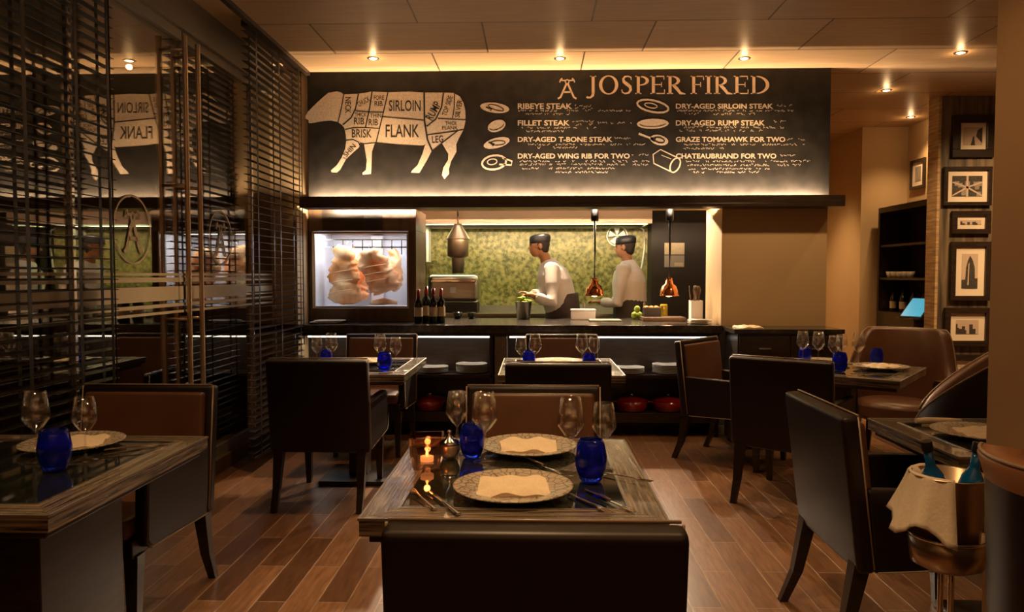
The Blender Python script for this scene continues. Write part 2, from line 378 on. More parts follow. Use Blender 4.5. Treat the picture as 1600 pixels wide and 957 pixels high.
def text_mesh(s, bold=0):
    cu = bpy.data.curves.new('t', 'FONT'); cu.body = s; cu.size = 1; cu.offset = bold; cu.resolution_u = 3
    o = bpy.data.objects.new('t', cu); COL.objects.link(o)
    dg = bpy.context.evaluated_depsgraph_get(); me = bpy.data.meshes.new_from_object(o.evaluated_get(dg))
    vs = [v.co.copy() for v in me.vertices]; fs = [list(p.vertices) for p in me.polygons]
    bpy.data.objects.remove(o); bpy.data.curves.remove(cu); bpy.data.meshes.remove(me)
    return vs, fs
def put_text(mb, s, x0, x1, y0, y1, lift, fn=bp, ang=0, bold=.015, th=.0012):
    """fit text in the box of pixel coordinates x0..x1, y0(top)..y1(bottom); ang turns it in the plane"""
    vs, fs = text_mesh(s, bold)
    ax0 = min(v.x for v in vs); ax1 = max(v.x for v in vs); ay0 = min(v.y for v in vs); ay1 = max(v.y for v in vs)
    cx, cy = (x0 + x1) / 2, (y0 + y1) / 2; V = []
    for v in vs:
        u = ((v.x - ax0) / (ax1 - ax0) - .5) * (x1 - x0); w = -((v.y - ay0) / (ay1 - ay0) - .5) * (y1 - y0)
        U = u * math.cos(ang) - w * math.sin(ang); Wv = u * math.sin(ang) + w * math.cos(ang)
        V.append(mb.bm.verts.new(fn(cx + U, cy + Wv, lift)))
    n0 = len(mb.bm.faces)
    for f in fs:
        try: mb.bm.faces.new([V[i] for i in f])
        except ValueError: pass
    mb._mark(n0)
for s, x0, x1, y0, y1, a in [('SIRLOIN',642,858,290,365,0), ('FLANK',620,848,455,542,0), ('BRISK',390,525,487,545,0), ('THICK',410,490,374,402,0), ('RIB',405,475,410,455,0), ('THIN',515,590,380,410,0), ('RIB',505,568,418,462,0), ('FORE',540,610,258,288,0), ('RIB',545,600,296,330,0),
                           ('NECK',310,420,305,345,PI/2), ('CHUCK',425,515,282,318,-.5), ('RUMP',880,1010,335,390,-1.05), ('TOP SIDE',970,1110,310,345,-1.25), ('SILVER',1055,1175,330,365,-1.4), ('THICK',1025,1105,435,460,0), ('FLANK',1005,1110,466,490,0), ('LEG',935,1012,532,580,-.06), ('SHIN',325,425,615,650,-.85)]:
    ct = MB(); put_text(ct, s, x0, x1, y0, y1, .0048, f4, a, .01); ct.build('word', 'ink', cw)

# title in roman capitals, drawn in pixel space of the photo
tt = MB(); CT, CB = 118.5, 147.0
def rc(x0, x1, y0, y1): tt.poly([bp(x0, y0, .003), bp(x1, y0, .003), bp(x1, y1, .003), bp(x0, y1, .003)], TH)
def stem(x, w=4.6, serif=2.6, top=True, bot=True, ct_=CT, cb=CB):
    rc(x, x + w, ct_, cb)
    for t_, y0, y1 in ((top, ct_, ct_ + 1.5), (bot, cb - 1.5, cb)):
        if t_: rc(x - serif, x + w + serif, y0, y1)
def ring(cx, cy, rx, ry, ix, iy, a0=0, a1=2 * PI, n=28):
    for k in range(n):
        a, b = a0 + (a1 - a0) * k / n, a0 + (a1 - a0) * (k + 1) / n
        o = lambda t, p, q: bp(cx + p * math.cos(t), cy + q * math.sin(t), .003)
        tt.poly([o(a, rx, ry), o(b, rx, ry), o(b, ix, iy), o(a, ix, iy)], TH)
def gJ(x): stem(x + 7.5, bot=False, cb=146); stroke(tt, [(x+9.8,145),(x+9,149.5),(x+5.5,152.5),(x+1,152.6),(x,151)], [4.6,4,2.8,3,4], .003, .0025, bp)
def gO(x): ring(x + 15, 132.8, 15, 15, 10, 13.2)
def gS(x): stroke(tt, [(x+16,125),(x+15.4,121),(x+11,119.2),(x+6,119.8),(x+3.2,123.5),(x+4.5,128),(x+9,131.5),(x+14,135.5),(x+15,140.5),(x+12,145),(x+6.5,146.3),(x+2,144.5),(x+1,140)], [1.6,1.8,2,2.6,3.8,4.8,5.2,5,4.2,3,2.2,1.8,1.6], .003, .0025, bp)
def gP(x, w=20): stem(x + 2.6); ring(x + 6.5, 126.2, w - 6, 7.7, w - 11, 6.1, -PI/2, PI/2, 16)
def gE(x, w=22):
    stem(x + 2.6); rc(x + 5, x + w - 1, CT, CT + 1.7); rc(x + 5, x + w, CB - 1.8, CB); rc(x + 5, x + w - 5, 131.5, 133)
    rc(x + w - 2.2, x + w - 1, CT, CT + 6); rc(x + w - 1.4, x + w, CB - 7, CB); rc(x + w - 6, x + w - 4.8, 128.5, 136)
def gF(x, w=21):
    stem(x + 2.6); rc(x + 5, x + w, CT, CT + 1.7); rc(x + w - 1.4, x + w, CT, CT + 6.5); rc(x + 5, x + w - 5, 131.5, 133); rc(x + w - 6, x + w - 4.8, 128.5, 136)
def gI(x): stem(x + 2.8)
def gR(x, w=29): gP(x, 20); stroke(tt, [(x+10,133),(x+16,139),(x+21,145.5),(x+w,147)], [4.6,5,4.2,1.2], .003, .0025, bp)
def gD(x, w=29): stem(x + 2.6); ring(x + 8, 132.75, w - 8, 14.25, w - 13.5, 12.5, -PI/2, PI/2, 20); rc(x + 5, x + 8.5, CT, CT + 1.7); rc(x + 5, x + 8.5, CB - 1.8, CB)
gJ(917); gO(936); gS(970.5); gP(992.5, 21); gE(1016, 23); gR(1042); tt.build('title_word', 'gold', B); tt = MB(); gF(1079); gI(1102); gR(1115.5); gE(1146.5, 23); gD(1173)
tt.build('title_word', 'gold', B)

EMB = [([(-.50,-.60),(-.36,-.52),(-.04,.20)],.10), ([(.50,-.60),(.36,-.52),(.04,.20)],.10), ([(-.24,-.24),(.24,-.24)],.09), ([(.10 * math.cos(a * PI / 5), .32 + .11 * math.sin(a * PI / 5)) for a in range(11)],.06),
       ([(-.40,.28),(-.36,.42),(-.26,.50)],.07), ([(.40,.28),(.36,.42),(.26,.50)],.07), ([(-.38,.40),(-.1,.38)],.07), ([(.38,.40),(.1,.38)],.07)]
def emblem(mb, P, s=1.0):
    """letter A with a small bull's head ring on top; P maps unit plane (x right, y up) to a pair"""
    def st(pts, w): stroke(mb, [P(*p) for p in pts], w * s, .003, .0025, mb.fn)
    for pts, w in EMB: st(pts, w)
lg = MB(); lg.fn = bp; emblem(lg, lambda x, y: (886.2 + x * 29, 137 - y * 29), 29); lg.build('emblem', 'gold', B)

sm = MB()
for s, x0, x1, y0, y1 in [('RIBEYE STEAK',809,894,161.5,170.5), ('FILLET STEAK',809,890,188,196.5), ('DRY-AGED T-BONE STEAK',809,957,214,222), ('DRY-AGED WING RIB FOR TWO',809,984,240,248),
                          ('DRY-AGED SIRLOIN STEAK',1056,1208,162,170), ('DRY-AGED RUMP STEAK',1056,1195,188,196.5), ('GRAZE TOMAHAWK FOR TWO',1056,1227,214,222), ('CHATEAUBRIAND FOR TWO',1056,1213,240,248)]:
    hd = MB(); put_text(hd, s, x0, x1, y0, y1, .0035, bp, 0, .025); hd.build('menu_heading', 'chalk', B)
rnd = random.Random(3)
def scribble(x0, x1, yc, h):
    x = x0
    while x < x1:
        w = rnd.uniform(1.6, 6.5); k = rnd.random()
        if k < .75:
            pts = []; xx = x
            while xx < x + w: pts.append((xx, yc + rnd.uniform(-h, h))); xx += rnd.uniform(.7, 1.5)
            if len(pts) > 1: stroke(sm, pts, 1.0, .003, .001, bp)
        x += w + rnd.uniform(.2, 1.6)
for x0, x1, ys in [(898,925,(165,169)), (810,985,(173,)), (815,890,(178,)), (894,924,(190,195)), (925,990,(192,)), (812,935,(200,)), (816,880,(205,)), (960,985,(216,)), (812,1005,(226,)), (840,902,(231,)), (812,1010,(252,)), (812,1010,(257,)), (816,960,(263,)), (868,950,(269,)), (987,1012,(242,)),
                   (1214,1240,(165,)), (1058,1238,(173,)), (1070,1180,(178,)), (1202,1228,(190,)), (1058,1232,(199,)), (1062,1188,(204,)), (1230,1255,(218,)), (1060,1256,(226,)), (1068,1126,(232,)), (1219,1244,(243,)), (1072,1266,(252,)), (1074,1250,(258,)), (1076,1200,(264,)), (1080,1190,(269,))]:
    for y in ys: scribble(x0, x1, y, 1.9)
sm.build('menu_scribbles', 'chalkdim', B)
def ell(cx, cy, rx, ry, rot=0, n=16, a0=0, a1=2 * PI):
    return [(cx + rx * math.cos(t) * math.cos(rot) - ry * math.sin(t) * math.sin(rot), cy + rx * math.cos(t) * math.sin(rot) + ry * math.sin(t) * math.cos(rot)) for t in [a0 + (a1 - a0) * i / n for i in range(n + 1)]]
def steak(kind, cx, cy, rx, ry, rot):
    m = MB()
    pc, f = (lambda p: [bp(x, y, .003) for x, y in p[:-1]]), None
    if kind == 'slab': m.poly(pc(ell(cx, cy, rx, ry, rot)), TH); m.mi = 1; stroke(m, ell(cx + 2, cy, rx * .55, ry * .45, rot + .2), 1.4, .0045, fn=bp); stroke(m, [(cx - rx * .6, cy - 1), (cx - rx * .2, cy + 2), (cx - rx * .3, cy + 5)], 2.5, .0045, fn=bp)
    if kind == 'ring': stroke(m, ell(cx, cy, rx, ry, rot), 3, .003, fn=bp); stroke(m, ell(cx - 3, cy - 1, rx * .4, ry * .4, rot), 1.6, .003, fn=bp)
    if kind == 'oval': m.poly(pc(ell(cx, cy, rx, ry, rot)), TH); m.mi = 1; stroke(m, ell(cx, cy, rx * .8, ry * .6, rot, a0=0, a1=PI), 1.0, .0045, fn=bp)
    if kind == 'bone':
        m.poly(pc(ell(cx + 8, cy + 2, rx * .6, ry, rot)), TH); stroke(m, [(cx - rx, cy - ry), (cx - 8, cy - 2), (cx + 2, cy + 2)], [3.5, 3, 7], .003, fn=bp)
        m.mi = 1; stroke(m, ell(cx + 8, cy + 2, rx * .35, ry * .5, rot), 2.2, .0045, fn=bp)
    if kind == 'roll':
        c, s_ = math.cos(rot), math.sin(rot); R2 = lambda u, v: (cx + u * c - v * s_, cy + u * s_ + v * c)
        stroke(m, [R2(rx * .6, -ry), R2(-rx * .7, -ry), R2(-rx, 0), R2(-rx * .7, ry), R2(rx * .6, ry)], 1.8, .003, fn=bp); stroke(m, ell(*R2(rx * .6, 0), 7, ry, rot), 2.2, .003, fn=bp)
        stroke(m, [R2(-rx*.5, -ry*.4), R2(rx*.2, -ry*.5)], 1, .003, fn=bp)
    m.build('steak_drawing', ['chalk', 'ink'], B)
for a in [('slab',773,168.5,23,8,.12), ('oval',776,197,14.5,9,-.35), ('slab',776,223.5,21,8,-.25), ('ring',772,254,19,11,-.15), ('roll',1,1,1,1,0)][:4]: steak(*a)
stroke_m = MB(); stroke(stroke_m, [(785, 247), (800, 252), (799, 258), (780, 257)], 2.6, .003, fn=bp); stroke_m.build('steak_drawing', 'chalk', B)
for a in [('ring',1020,166,25,9,.2), ('oval',1020,193.5,25,8,-.03), ('bone',1022,217,24,8,.25), ('roll',1042,252,24,12,.45)]: steak(*a)

# ------------------------------------------------------------------ GLASS PARTITION, LEFT
def gp(px, py, lift=.0):        # point on the glass plane from a pixel of the photo
    d = ROT @ Vector(((px - 800) / F, -(py - 478.5) / F, -1)); p = Vector((0, 0, CAM_Z)) + d * (GX / d.x); return Vector((GX + lift, p.y, p.z))
w1 = ST(MB().box(GX - .002, GX + .002, .6, 3.42, .1, 2.86).build('window_1', 'glasswall'))
d1 = ST(empty('door_1', (GX, 3.45, 0))); d2 = ST(empty('door_2', (GX, 4.56, 0)))
w2 = ST(MB().box(GX - .002, GX + .002, 5.68, 6.1, .1, 2.86).build('window_2', 'glasswall'))
for d, y0, y1, zc, yc in ((d1, 3.45, 4.545, 1.60, 3.97), (d2, 4.56, 5.66, 1.61, 5.1)):
    MB().box(-.002, .002, 0, y1 - y0, .1, 2.85).build('glass_pane', 'glasswall', d)
    MB().box(-.02, .02, 0, y1 - y0, 2.80, 2.86).box(-.02, .02, 0, y1 - y0, .1, .17).build('door_rail', 'steel_dull', d)
    hy = 4.63 - y0 if d is d2 else 4.46 - y0
    for sx in (.08, -.09): MB().lathe([(0, .12), (.015, .12), (.015, 2.80), (0, 2.80)], (sx, hy, 0), 16).build('pull_bar', 'bronze', d, smooth=False, angle=50)
    for z in (2.72, 1.9, 1.08, .4): MB().loft([(-.09, hy, z), (.08, hy, z)], [.009, .009], 8).build('bar_bracket', 'bronze', d)
    m = MB(); m.fn = lambda a, b, l, yc=yc, y0=y0, zc=zc: Vector((.007, yc - y0 + a, zc + b))
    for k in range(48):
        a, b = 2 * PI * k / 48, 2 * PI * (k + 1) / 48
        m.poly([m.fn(.19 * math.cos(a), .19 * math.sin(a), 0), m.fn(.19 * math.cos(b), .19 * math.sin(b), 0), m.fn(.179 * math.cos(b), .179 * math.sin(b), 0), m.fn(.179 * math.cos(a), .179 * math.sin(a), 0)], (.001, 0, 0))
    def gst(pts, w):
        for (xa, ya), (xb, yb) in zip(pts, pts[1:]):
            dx, dy = xb - xa, yb - ya; l = math.hypot(dx, dy); ox, oy = -dy / l * w / 2, dx / l * w / 2
            m.poly([m.fn(xa + ox, ya + oy, 0), m.fn(xb + ox, yb + oy, 0), m.fn(xb - ox, yb - oy, 0), m.fn(xa - ox, ya - oy, 0)], (.001, 0, 0))
    k = .19
    for pts, w in EMB:
        gst([(a * k * .95, b * k * 1.1) for a, b in pts], w * k * 1.3)
    m.build('emblem', 'frost', d)
    for za, zb in ((1.348, 1.363), (1.31, 1.337), (1.20, 1.283), (1.16, 1.18), (1.12, 1.135)):
        MB().box(.006, .008, .01, y1 - y0 - .01, za, zb).build('frosted_stripe', 'frost', d)
for w, y0, y1 in ((w1, .6, 3.42), (w2, 5.68, 6.1)):
    for za, zb in ((1.348, 1.363), (1.31, 1.337), (1.20, 1.283), (1.16, 1.18), (1.12, 1.135)):
        MB().box(GX + .006, GX + .008, y0, y1, za, zb).build('frosted_stripe', 'frost', w)
for y in (3.435, 5.67): ST(MB().box(GX - .02, GX + .02, y - .012, y + .012, .1, 2.86, .003).build('trim_4', 'chrome'))

def blind(name, x, y0, y1, z0, z1, tapes, label, tilt=.12, pitch=.05):
    o = T(empty(name, (x, (y0 + y1) / 2, 0)), label, 'blind', 'slatted window blinds')
    yc = (y0 + y1) / 2; m = MB(); z = z0 + .05
    R = Euler((0, tilt, 0)).to_matrix()
    while z < z1 - .04:
        m.box(-.024, .024, y0 - yc, y1 - yc, z, z + .003, rot=R); z += pitch
    m.build('slats', 'slat', o)
    MB().box(-.028, .028, y0 - yc, y1 - yc, z1 - .04, z1, .004).build('head_rail', 'slat', o)
    MB().box(-.025, .025, y0 - yc, y1 - yc, z0, z0 + .025, .004).build('bottom_rail', 'slat', o)
    for t in tapes:
        MB().box(.0245, .0255, t - yc - .012, t - yc + .012, z0 + .02, z1 - .04).box(-.0255, -.0245, t - yc - .012, t - yc + .012, z0 + .02, z1 - .04).build('ladder_tape', 'slat', o)
    MB().loft([(.035, y1 - yc - .06, z1 - .05), (.035, y1 - yc - .05, z0 + .7)], [.004, .004], 6).build('pull_cord', 'slat', o)
    return o
blind('window_blind', -2.125, .9, 3.66, .08, CEIL + .03, (1.2, 2.05, 2.63, 3.0, 3.35, 3.6), 'dark slatted blind hanging full height over the glass left of the door')
blind('window_blind', -1.93, 4.92, 6.04, .08, CEIL + .03, (5.05, 5.5, 5.95), 'dark slatted blind beside the meat display, next to the chalkboard')
# dim room beyond the glass: made-up rack for the reflected shelf shapes
sh = T(empty('reflection_rack', (-5.4, 4.5, 0)), 'tall made-up rack behind the glass partition, standing in for reflected shelves', 'rack')
m = MB()
for z in (.0, .5, 1.0, 1.5, 2.0, 2.5): m.box(-.2, .2, -2.5, 2.5, z, z + .03)
for y in (-2.5, -1.5, -.5, .5, 1.5, 2.5): m.box(-.2, .2, y - .02, y + .02, 0, 2.5)
m.build('shelving', 'brownwood', sh)

# ------------------------------------------------------------------ DOWNLIGHTS
def mk_down():
    o = empty('downlight')
    MB().lathe([(.030, 0), (.045, 0), (.045, -.006), (.030, -.006)], n=24, closed=True).build('trim_ring', 'steel', o)
    MB().lathe([(0, -.001), (.030, -.001), (.030, -.004), (0, -.004)], n=24).build('lens', 'lampface', o)
    return o
K = Kind(mk_down)
dl = [(583, 91, 'above the cow drawing, leftmost'), (875, 91, 'above the title emblem'), (1163, 91, 'above the word FIRED'), (1501, 82, 'nearest the tan pillar'), (1385, 141, 'between the board and the timber wall'), (1423, 183, 'in front of the small nook picture')]
for px, py, w in dl:
    d = ROT @ Vector(((px - 800) / F, -(py - 478.5) / F, -1)); p = Vector((0, 0, CAM_Z)) + d * ((CEIL - CAM_Z) / d.z); Y = p.y
    K.put((p.x, Y, CEIL), 'small round recessed ceiling downlight ' + w, 'downlight', 'recessed ceiling downlights')
    light('SPOT', (p.x, Y, CEIL - .03), 38 if py < 100 else 55, WARM, name='downlight_lamp', spot_size=math.radians(105), spot_blend=.9, shadow_soft_size=.03)
    light('POINT', (p.x, Y, CEIL - .05), 0.9, WARM, name='downlight_spill', shadow_soft_size=.02)
for x, y, e in ((-.1, 2.0, 135), (-1.55, 2.0, 60), (-1.16, 4.2, 70), (.16, 4.2, 70), (1.8, 4.4, 80), (.9, 2.3, 40), (3.4, 3.4, 70), (4.4, 6.2, 190), (3.0, 8.8, 130), (3.9, 7.6, 70)):
    light('SPOT', (x, y, CEIL - .03), e, WARM, name='ceiling_spot', spot_size=math.radians(80), spot_blend=.8, shadow_soft_size=.04)

for x, y, tx, e in ((4.3, 5.7, .75, 170), (1.9, 4.9, .75, 80), (3.0, 8.0, .6, 110)):  # tilted spots added to brighten these walls, no fittings there
    light('SPOT', (x, y, CEIL - .03), e, WARM, (tx, 0, 0), 'wall_fill_spot', spot_size=math.radians(75), spot_blend=1, shadow_soft_size=.05)
# ------------------------------------------------------------------ CHAIRS
def mk_chair():
    """dining chair, sitter faces +y; origin on the floor under the seat centre"""
    o = empty('dining_chair')
    t = Euler((math.radians(7), 0, 0)).to_matrix()       # back leans away from the sitter
    piv = (0, -.29, .33)
    bk = MB().box(-.29, .29, -.325, -.265, .33, .875, .018, 3, rot=t, piv=piv).build('backrest', 'leather_dark_shaded', o, angle=40)
    MB().box(-.262, .262, -.272, -.235, .42, .845, .022, 3, rot=t, piv=piv).build('back_pad', 'leather', bk, angle=40)
    for x in (-.287, .287): MB().loft([t @ (Vector(q) - Vector(piv)) + Vector(piv) for q in ((x, -.270, .345), (x, -.270, .872))], [.0035, .0035], 6).build('piping', 'piping', bk)
    MB().loft([t @ (Vector(q) - Vector(piv)) + Vector(piv) for q in ((-.283, -.268, .877), (.283, -.268, .877))], [.0035, .0035], 6).build('piping', 'piping', bk)
    MB().box(-.235, .235, -.27, .27, .40, .475, .025, 3).build('seat', 'leather', o, angle=40)
    MB().box(-.25, .25, -.26, .262, .335, .402, .006).build('seat_frame', 'leather_dark_shaded', o)
    for s in (-1, 1):
        m = MB(); x0, x1 = (s * .235, s * .285) if s > 0 else (s * .285, s * .235)
        pr = [(-.27, .33), (.20, .36), (.225, .385), (.215, .60), (.19, .615), (-.30, .62)]
        m.poly([(x0, y, z) for y, z in pr], (x1 - x0, 0, 0))
        a = m.build('armrest', 'leather_dark_shaded', o)
        mod = a.modifiers.new('bevel', 'BEVEL'); mod.width = .012; mod.segments = 3
        m = MB(); m.loft([(s * .287, -.26, .335), (s * .287, .2, .358), (s * .287, .226, .385), (s * .287, .217, .6)], [.0028] * 4, 6); m.build('piping', 'piping', a)
    for s in (-1, 1):
        w = .022
        q = lambda cx, cy, h: [(cx - h, cy - h, 0), (cx + h, cy - h, 0), (cx + h, cy + h, 0), (cx - h, cy + h, 0)]
        MB().hexa([(x, y, 0) for x, y, _ in q(s * .232, .225, .015)], [(x, y, .34) for x, y, _ in q(s * .232, .215, .026)]).build('leg', 'darkwood', o)
        m = MB(); m.bm.verts.ensure_lookup_table()
        P = [(s * .245, -.40, 0, .016), (s * .243, -.345, .13, .020), (s * .24, -.30, .36, .028)]
        for a_, b_ in zip(P, P[1:]):
            m.hexa([(x, y, a_[2]) for x, y, _ in q(a_[0], a_[1], a_[3])], [(x, y, b_[2]) for x, y, _ in q(b_[0], b_[1], b_[3])])
        m.build('leg', 'darkwood', o)
    return o
KC = Kind(mk_chair)
def chair(cx, cy, ang, label, dz=0):
    """ang: direction the sitter faces, radians from +x"""
    return KC.put((cx, cy, dz), label, 'chair', None, ang - PI / 2)
up, dn = PI / 2, -PI / 2
chair(0.0, 1.74, up, 'dark leather chair in the near foreground with its back to the viewer')
chair(-.005, 2.82, dn, 'brown leather chair on the far side of the centre table, its padded back lit')
chair(-1.68, 2.80, dn, 'brown leather chair on the far side of the left table, beside the glass partition')
chair(-1.235, 4.49, up, 'dark leather armchair seen from behind at the back left table')
chair(-1.24, 5.60, dn, 'brown chair facing the viewer behind the back left table, against the kitchen counter')
chair(.13, 4.36, up, 'dark chair seen from behind at the middle table before the kitchen counter')
chair(.22, 5.60, dn, 'brown chair facing the viewer behind the middle table, against the kitchen counter')
chair(1.45 + .28*.58, 4.31 + .28*.82, math.atan2(.82, .58), 'dark chair with its back to the viewer at the corner turned table')
chair(1.50, 5.36, math.atan2(-.65, .76), 'brown chair standing sideways in front of the black sideboard')
chair(1.43, 2.79, 0.0, 'brown leather dining chair seen from its rear side beside the wine bucket')

def mk_tub(hb, ha, rx, ry, inner, outer, name='tub_chair', mode='plateau', front=35, th=.045):
    """curved shell chair facing +y; hb back height, ha arm height"""
    o = empty(name); n = 44; A0, A1 = math.radians(-front), math.radians(180 + front)
    m = MB(); ringo = []
    rim = []
    for i in range(n + 1):
        a = -(A0 + (A1 - A0) * i / n)                   # sweeps round the back (-y)
        if mode == 'sweep': k = max(0, (math.sin(math.radians(front)) - math.sin(a)) / (math.sin(math.radians(front)) + 1)) ** .75
        else: k = max(0, min(1, -math.sin(a) * 1.7 - .25)); k = k * k * (3 - 2 * k)
        h = ha + (hb - ha) * k
        lean = .05 * k
        c, s_ = math.cos(a), math.sin(a)
        ro = [(rx * c * 1.0, ry * s_, .30), ((rx + .01) * c, (ry + lean * .6) * s_, h - .07 if th > .05 else (.3 + h) / 2), ((rx + .02) * c, (ry + lean) * s_, h - .012), ((rx + .01) * c, (ry + lean - .01) * s_, h)]
        ri = [((rx - th) * c, (ry - th + lean) * s_, h), ((rx - th - .015) * c, (ry - th - .015 + lean) * s_, h - .02), ((rx - .07) * c, (ry - .07) * s_, (.3 + h) / 2), ((rx - .07) * c, (ry - .07) * s_, .30)]
        ringo.append([m.bm.verts.new(p) for p in ro + ri])
        rim.append(((rx + .012) * c, (ry + lean - .005) * s_, h))
    for a_, b_ in zip(ringo, ringo[1:]):
        for j in range(8):
            k = (j + 1) % 8
            f = m.bm.faces.new((a_[j], a_[k], b_[k], b_[j])); f.smooth = True
            f.material_index = 0 if j < (1 if th > .05 else 3) or j == 7 else 1
    for r in (ringo[0][::-1], ringo[-1]): m.bm.faces.new(r)
    s_ = m.build('shell', [outer, inner], o); s_.data.set_sharp_from_angle(angle=math.radians(60))
    MB().loft(rim, [.005] * len(rim), 6).build('piping', 'piping', s_)
    MB().lathe([(0, .44), (.75, .445), (.95, .43), (1, .40), (1, .33), (.9, .30), (0, .30)], n=32).build('seat', inner, o, angle=45)
    st = [c for c in bpy.data.objects if c.parent == o and c.name.startswith('seat')][0]
    for v in st.data.vertices: v.co.x *= (rx - .075); v.co.y *= (ry - .075)
    for sx, sy in ((1, 1), (-1, 1), (1, -1), (-1, -1)):
        x, y = sx * rx * .62, sy * ry * .62
        MB().hexa([(x + a * .014 + sx * .02, y + b * .014 + sy * .02, 0) for a, b in ((-1, -1), (1, -1), (1, 1), (-1, 1))], [(x + a * .024, y + b * .024, .32) for a, b in ((-1, -1), (1, -1), (1, 1), (-1, 1))]).build('leg', 'darkwood', o)
    return o
def place(o, x, y, ang, label, cat='chair'):
    o.location = (x, y, 0); o.rotation_euler = (0, 0, ang - PI / 2); return T(o, label, cat)
place(mk_tub(.95, .62, .36, .31, 'leather', 'leather_dark_shaded'), 2.65, 5.42, math.atan2(-.8, -.6), 'curved back brown tub chair behind the corner turned table')
wc = place(mk_tub(1.24, .64, .31, .42, 'leather', 'leather_dark_shaded', 'wing_chair', 'sweep', 58), 2.26, 3.62, math.atan2(.5, -.87), 'dark high wing chair with a sweeping pale edge beside the tan pillar')
place(mk_tub(.91, .80, .28, .28, 'leather_tan', 'leather_dark_shaded', th=.085), 1.43, 1.78, .15, 'tan and dark curved tub chair cut off by the lower right corner')

# ------------------------------------------------------------------ TABLES
def mk_table(w, d, ped=.12, base=.44):
    o = empty('dining_table'); b = .085; z0, z1 = .705, .75
    m = MB(); X, Y = w / 2, d / 2
    for s in (-1, 1):
        m.mi = 0; m.hexa([(-X, s * Y, z0), (X, s * Y, z0), (X - b, s * (Y - b), z0), (-X + b, s * (Y - b), z0)][::s], [(-X, s * Y, z1), (X, s * Y, z1), (X - b, s * (Y - b), z1), (-X + b, s * (Y - b), z1)][::s])
        m.mi = 1; m.hexa([(s * X, Y, z0), (s * X, -Y, z0), (s * (X - b), -Y + b, z0), (s * (X - b), Y - b, z0)][::s], [(s * X, Y, z1), (s * X, -Y, z1), (s * (X - b), -Y + b, z1), (s * (X - b), Y - b, z1)][::s])
    tf = m.build('top_frame', ['tw_x', 'tw_y'], o)
    MB().box(-X + b, X - b, -Y + b, Y - b, z0, z1 - .001).build('inset_panel', 'blackglass', o)
    m = MB(); e = .004
    for s in (-1, 1):
        m.box(-X + b - e, X - b + e, s * (Y - b) - e, s * (Y - b) + e, z1 - .002, z1 + .0022); m.box(s * (X - b) - e, s * (X - b) + e, -Y + b + e, Y - b - e, z1 - .002, z1 + .0022)
    m.build('inset_trim', 'steel', o)
    m = MB()
    for s in (-1, 1):
        m.box(-X - .003, X + .003, s * Y - .003, s * Y + .003, z1 - .006, z1 + .001); m.box(s * X - .003, s * X + .003, -Y, Y, z1 - .006, z1 + .001)
    m.build('edge_trim', 'steel_dull', o)
    MB().box(-X + .02, X - .02, -Y + .02, Y - .02, z0 - .022, z0, .003).build('under_frame', 'darkwood', o)
    MB().box(-ped / 2, ped / 2, -ped / 2, ped / 2, .03, z0 - .02, .004).build('pedestal', 'darkwood', o)
    MB().box(-base / 2, base / 2, -base / 2, base / 2, 0, .03, .006).build('base_plate', 'darkwood', o)
    return o
TZ = .7525
tg = 'dark framed dining tables with black glass insets'
kt = Kind(lambda: mk_table(.76, .90))
kt.put((-.052, 2.23, 0), 'dark framed table with black glass inset in the centre foreground', 'table', tg)
t = mk_table(.80, .90, .42, .5); t.location = (-1.615, 2.23, 0); T(t, 'dark framed table at the left edge, next to the window blind', 'table', tg)
kt.put((-1.165, 4.85, 0), 'dark framed table at back left behind the armchair', 'table', tg)
kt.put((.165, 4.85, 0), 'dark framed table at the middle back before the kitchen counter', 'table', tg)
t = mk_table(.80, .80); t.location = (1.985, 4.76, 0); t.rotation_euler = (0, 0, math.atan2(.8, .6)); T(t, 'dark table turned cornerwise near the wall of framed pictures', 'table', tg)
t = mk_table(.90, .66); t.location = (1.85, 2.78, 0); T(t, 'dark table on the right, half hidden by the tan pillar', 'table', tg)

# ------------------------------------------------------------------ TABLEWARE
def mk_glass(h=.225, r=.041):
    def f():
        o = empty('wine_glass')
        MB().lathe([(0, 0), (.036, 0), (.037, .0015), (.020, .005), (.006, .012), (.0035, .025), (.0035, h * .40), (.006, h * .43), (0, h * .432)], n=24).build('stem_and_foot', 'glass', o, smooth=True)
        b = h * .425
        MB().lathe([(.002, b), (r * .45, b + .012), (r * .98, b + .042), (r, b + .05), (r * .97, b + .065), (r * .74, h), (r * .74 - .0012, h), (r * .95, b + .065), (r * .975, b + .05), (r * .93, b + .043), (r * .42, b + .015), (.001, b + .004)], n=32).build('bowl', 'glass', o, smooth=True)
        return o
    return f
KG, KG2 = Kind(mk_glass()), Kind(mk_glass(.205, .038))
def mk_tumbler():
    o = empty('tumbler'); MB().lathe([(0, 0), (.026, 0), (.030, .004), (.040, .035), (.042, .062), (.036, .095), (.031, .108), (.029, .108), (.034, .094), (.039, .062), (.036, .035), (.026, .012), (0, .010)], n=32).build('body', 'blue', o, smooth=True); return o
KB = Kind(mk_tumbler)
def mk_plate():
    o = empty('charger_plate'); MB().lathe([(0, .004), (.085, .004), (.095, .006), (.165, .018), (.166, .021), (.160, .021), (.094, .010), (.084, .008), (0, .008)], n=56).build('dish', 'plate', o, smooth=True)
    MB().lathe([(.060, 0), (.068, 0), (.068, .005), (.060, .005)], n=40, closed=True).build('foot_ring', 'white', o); return o
KP = Kind(mk_plate)
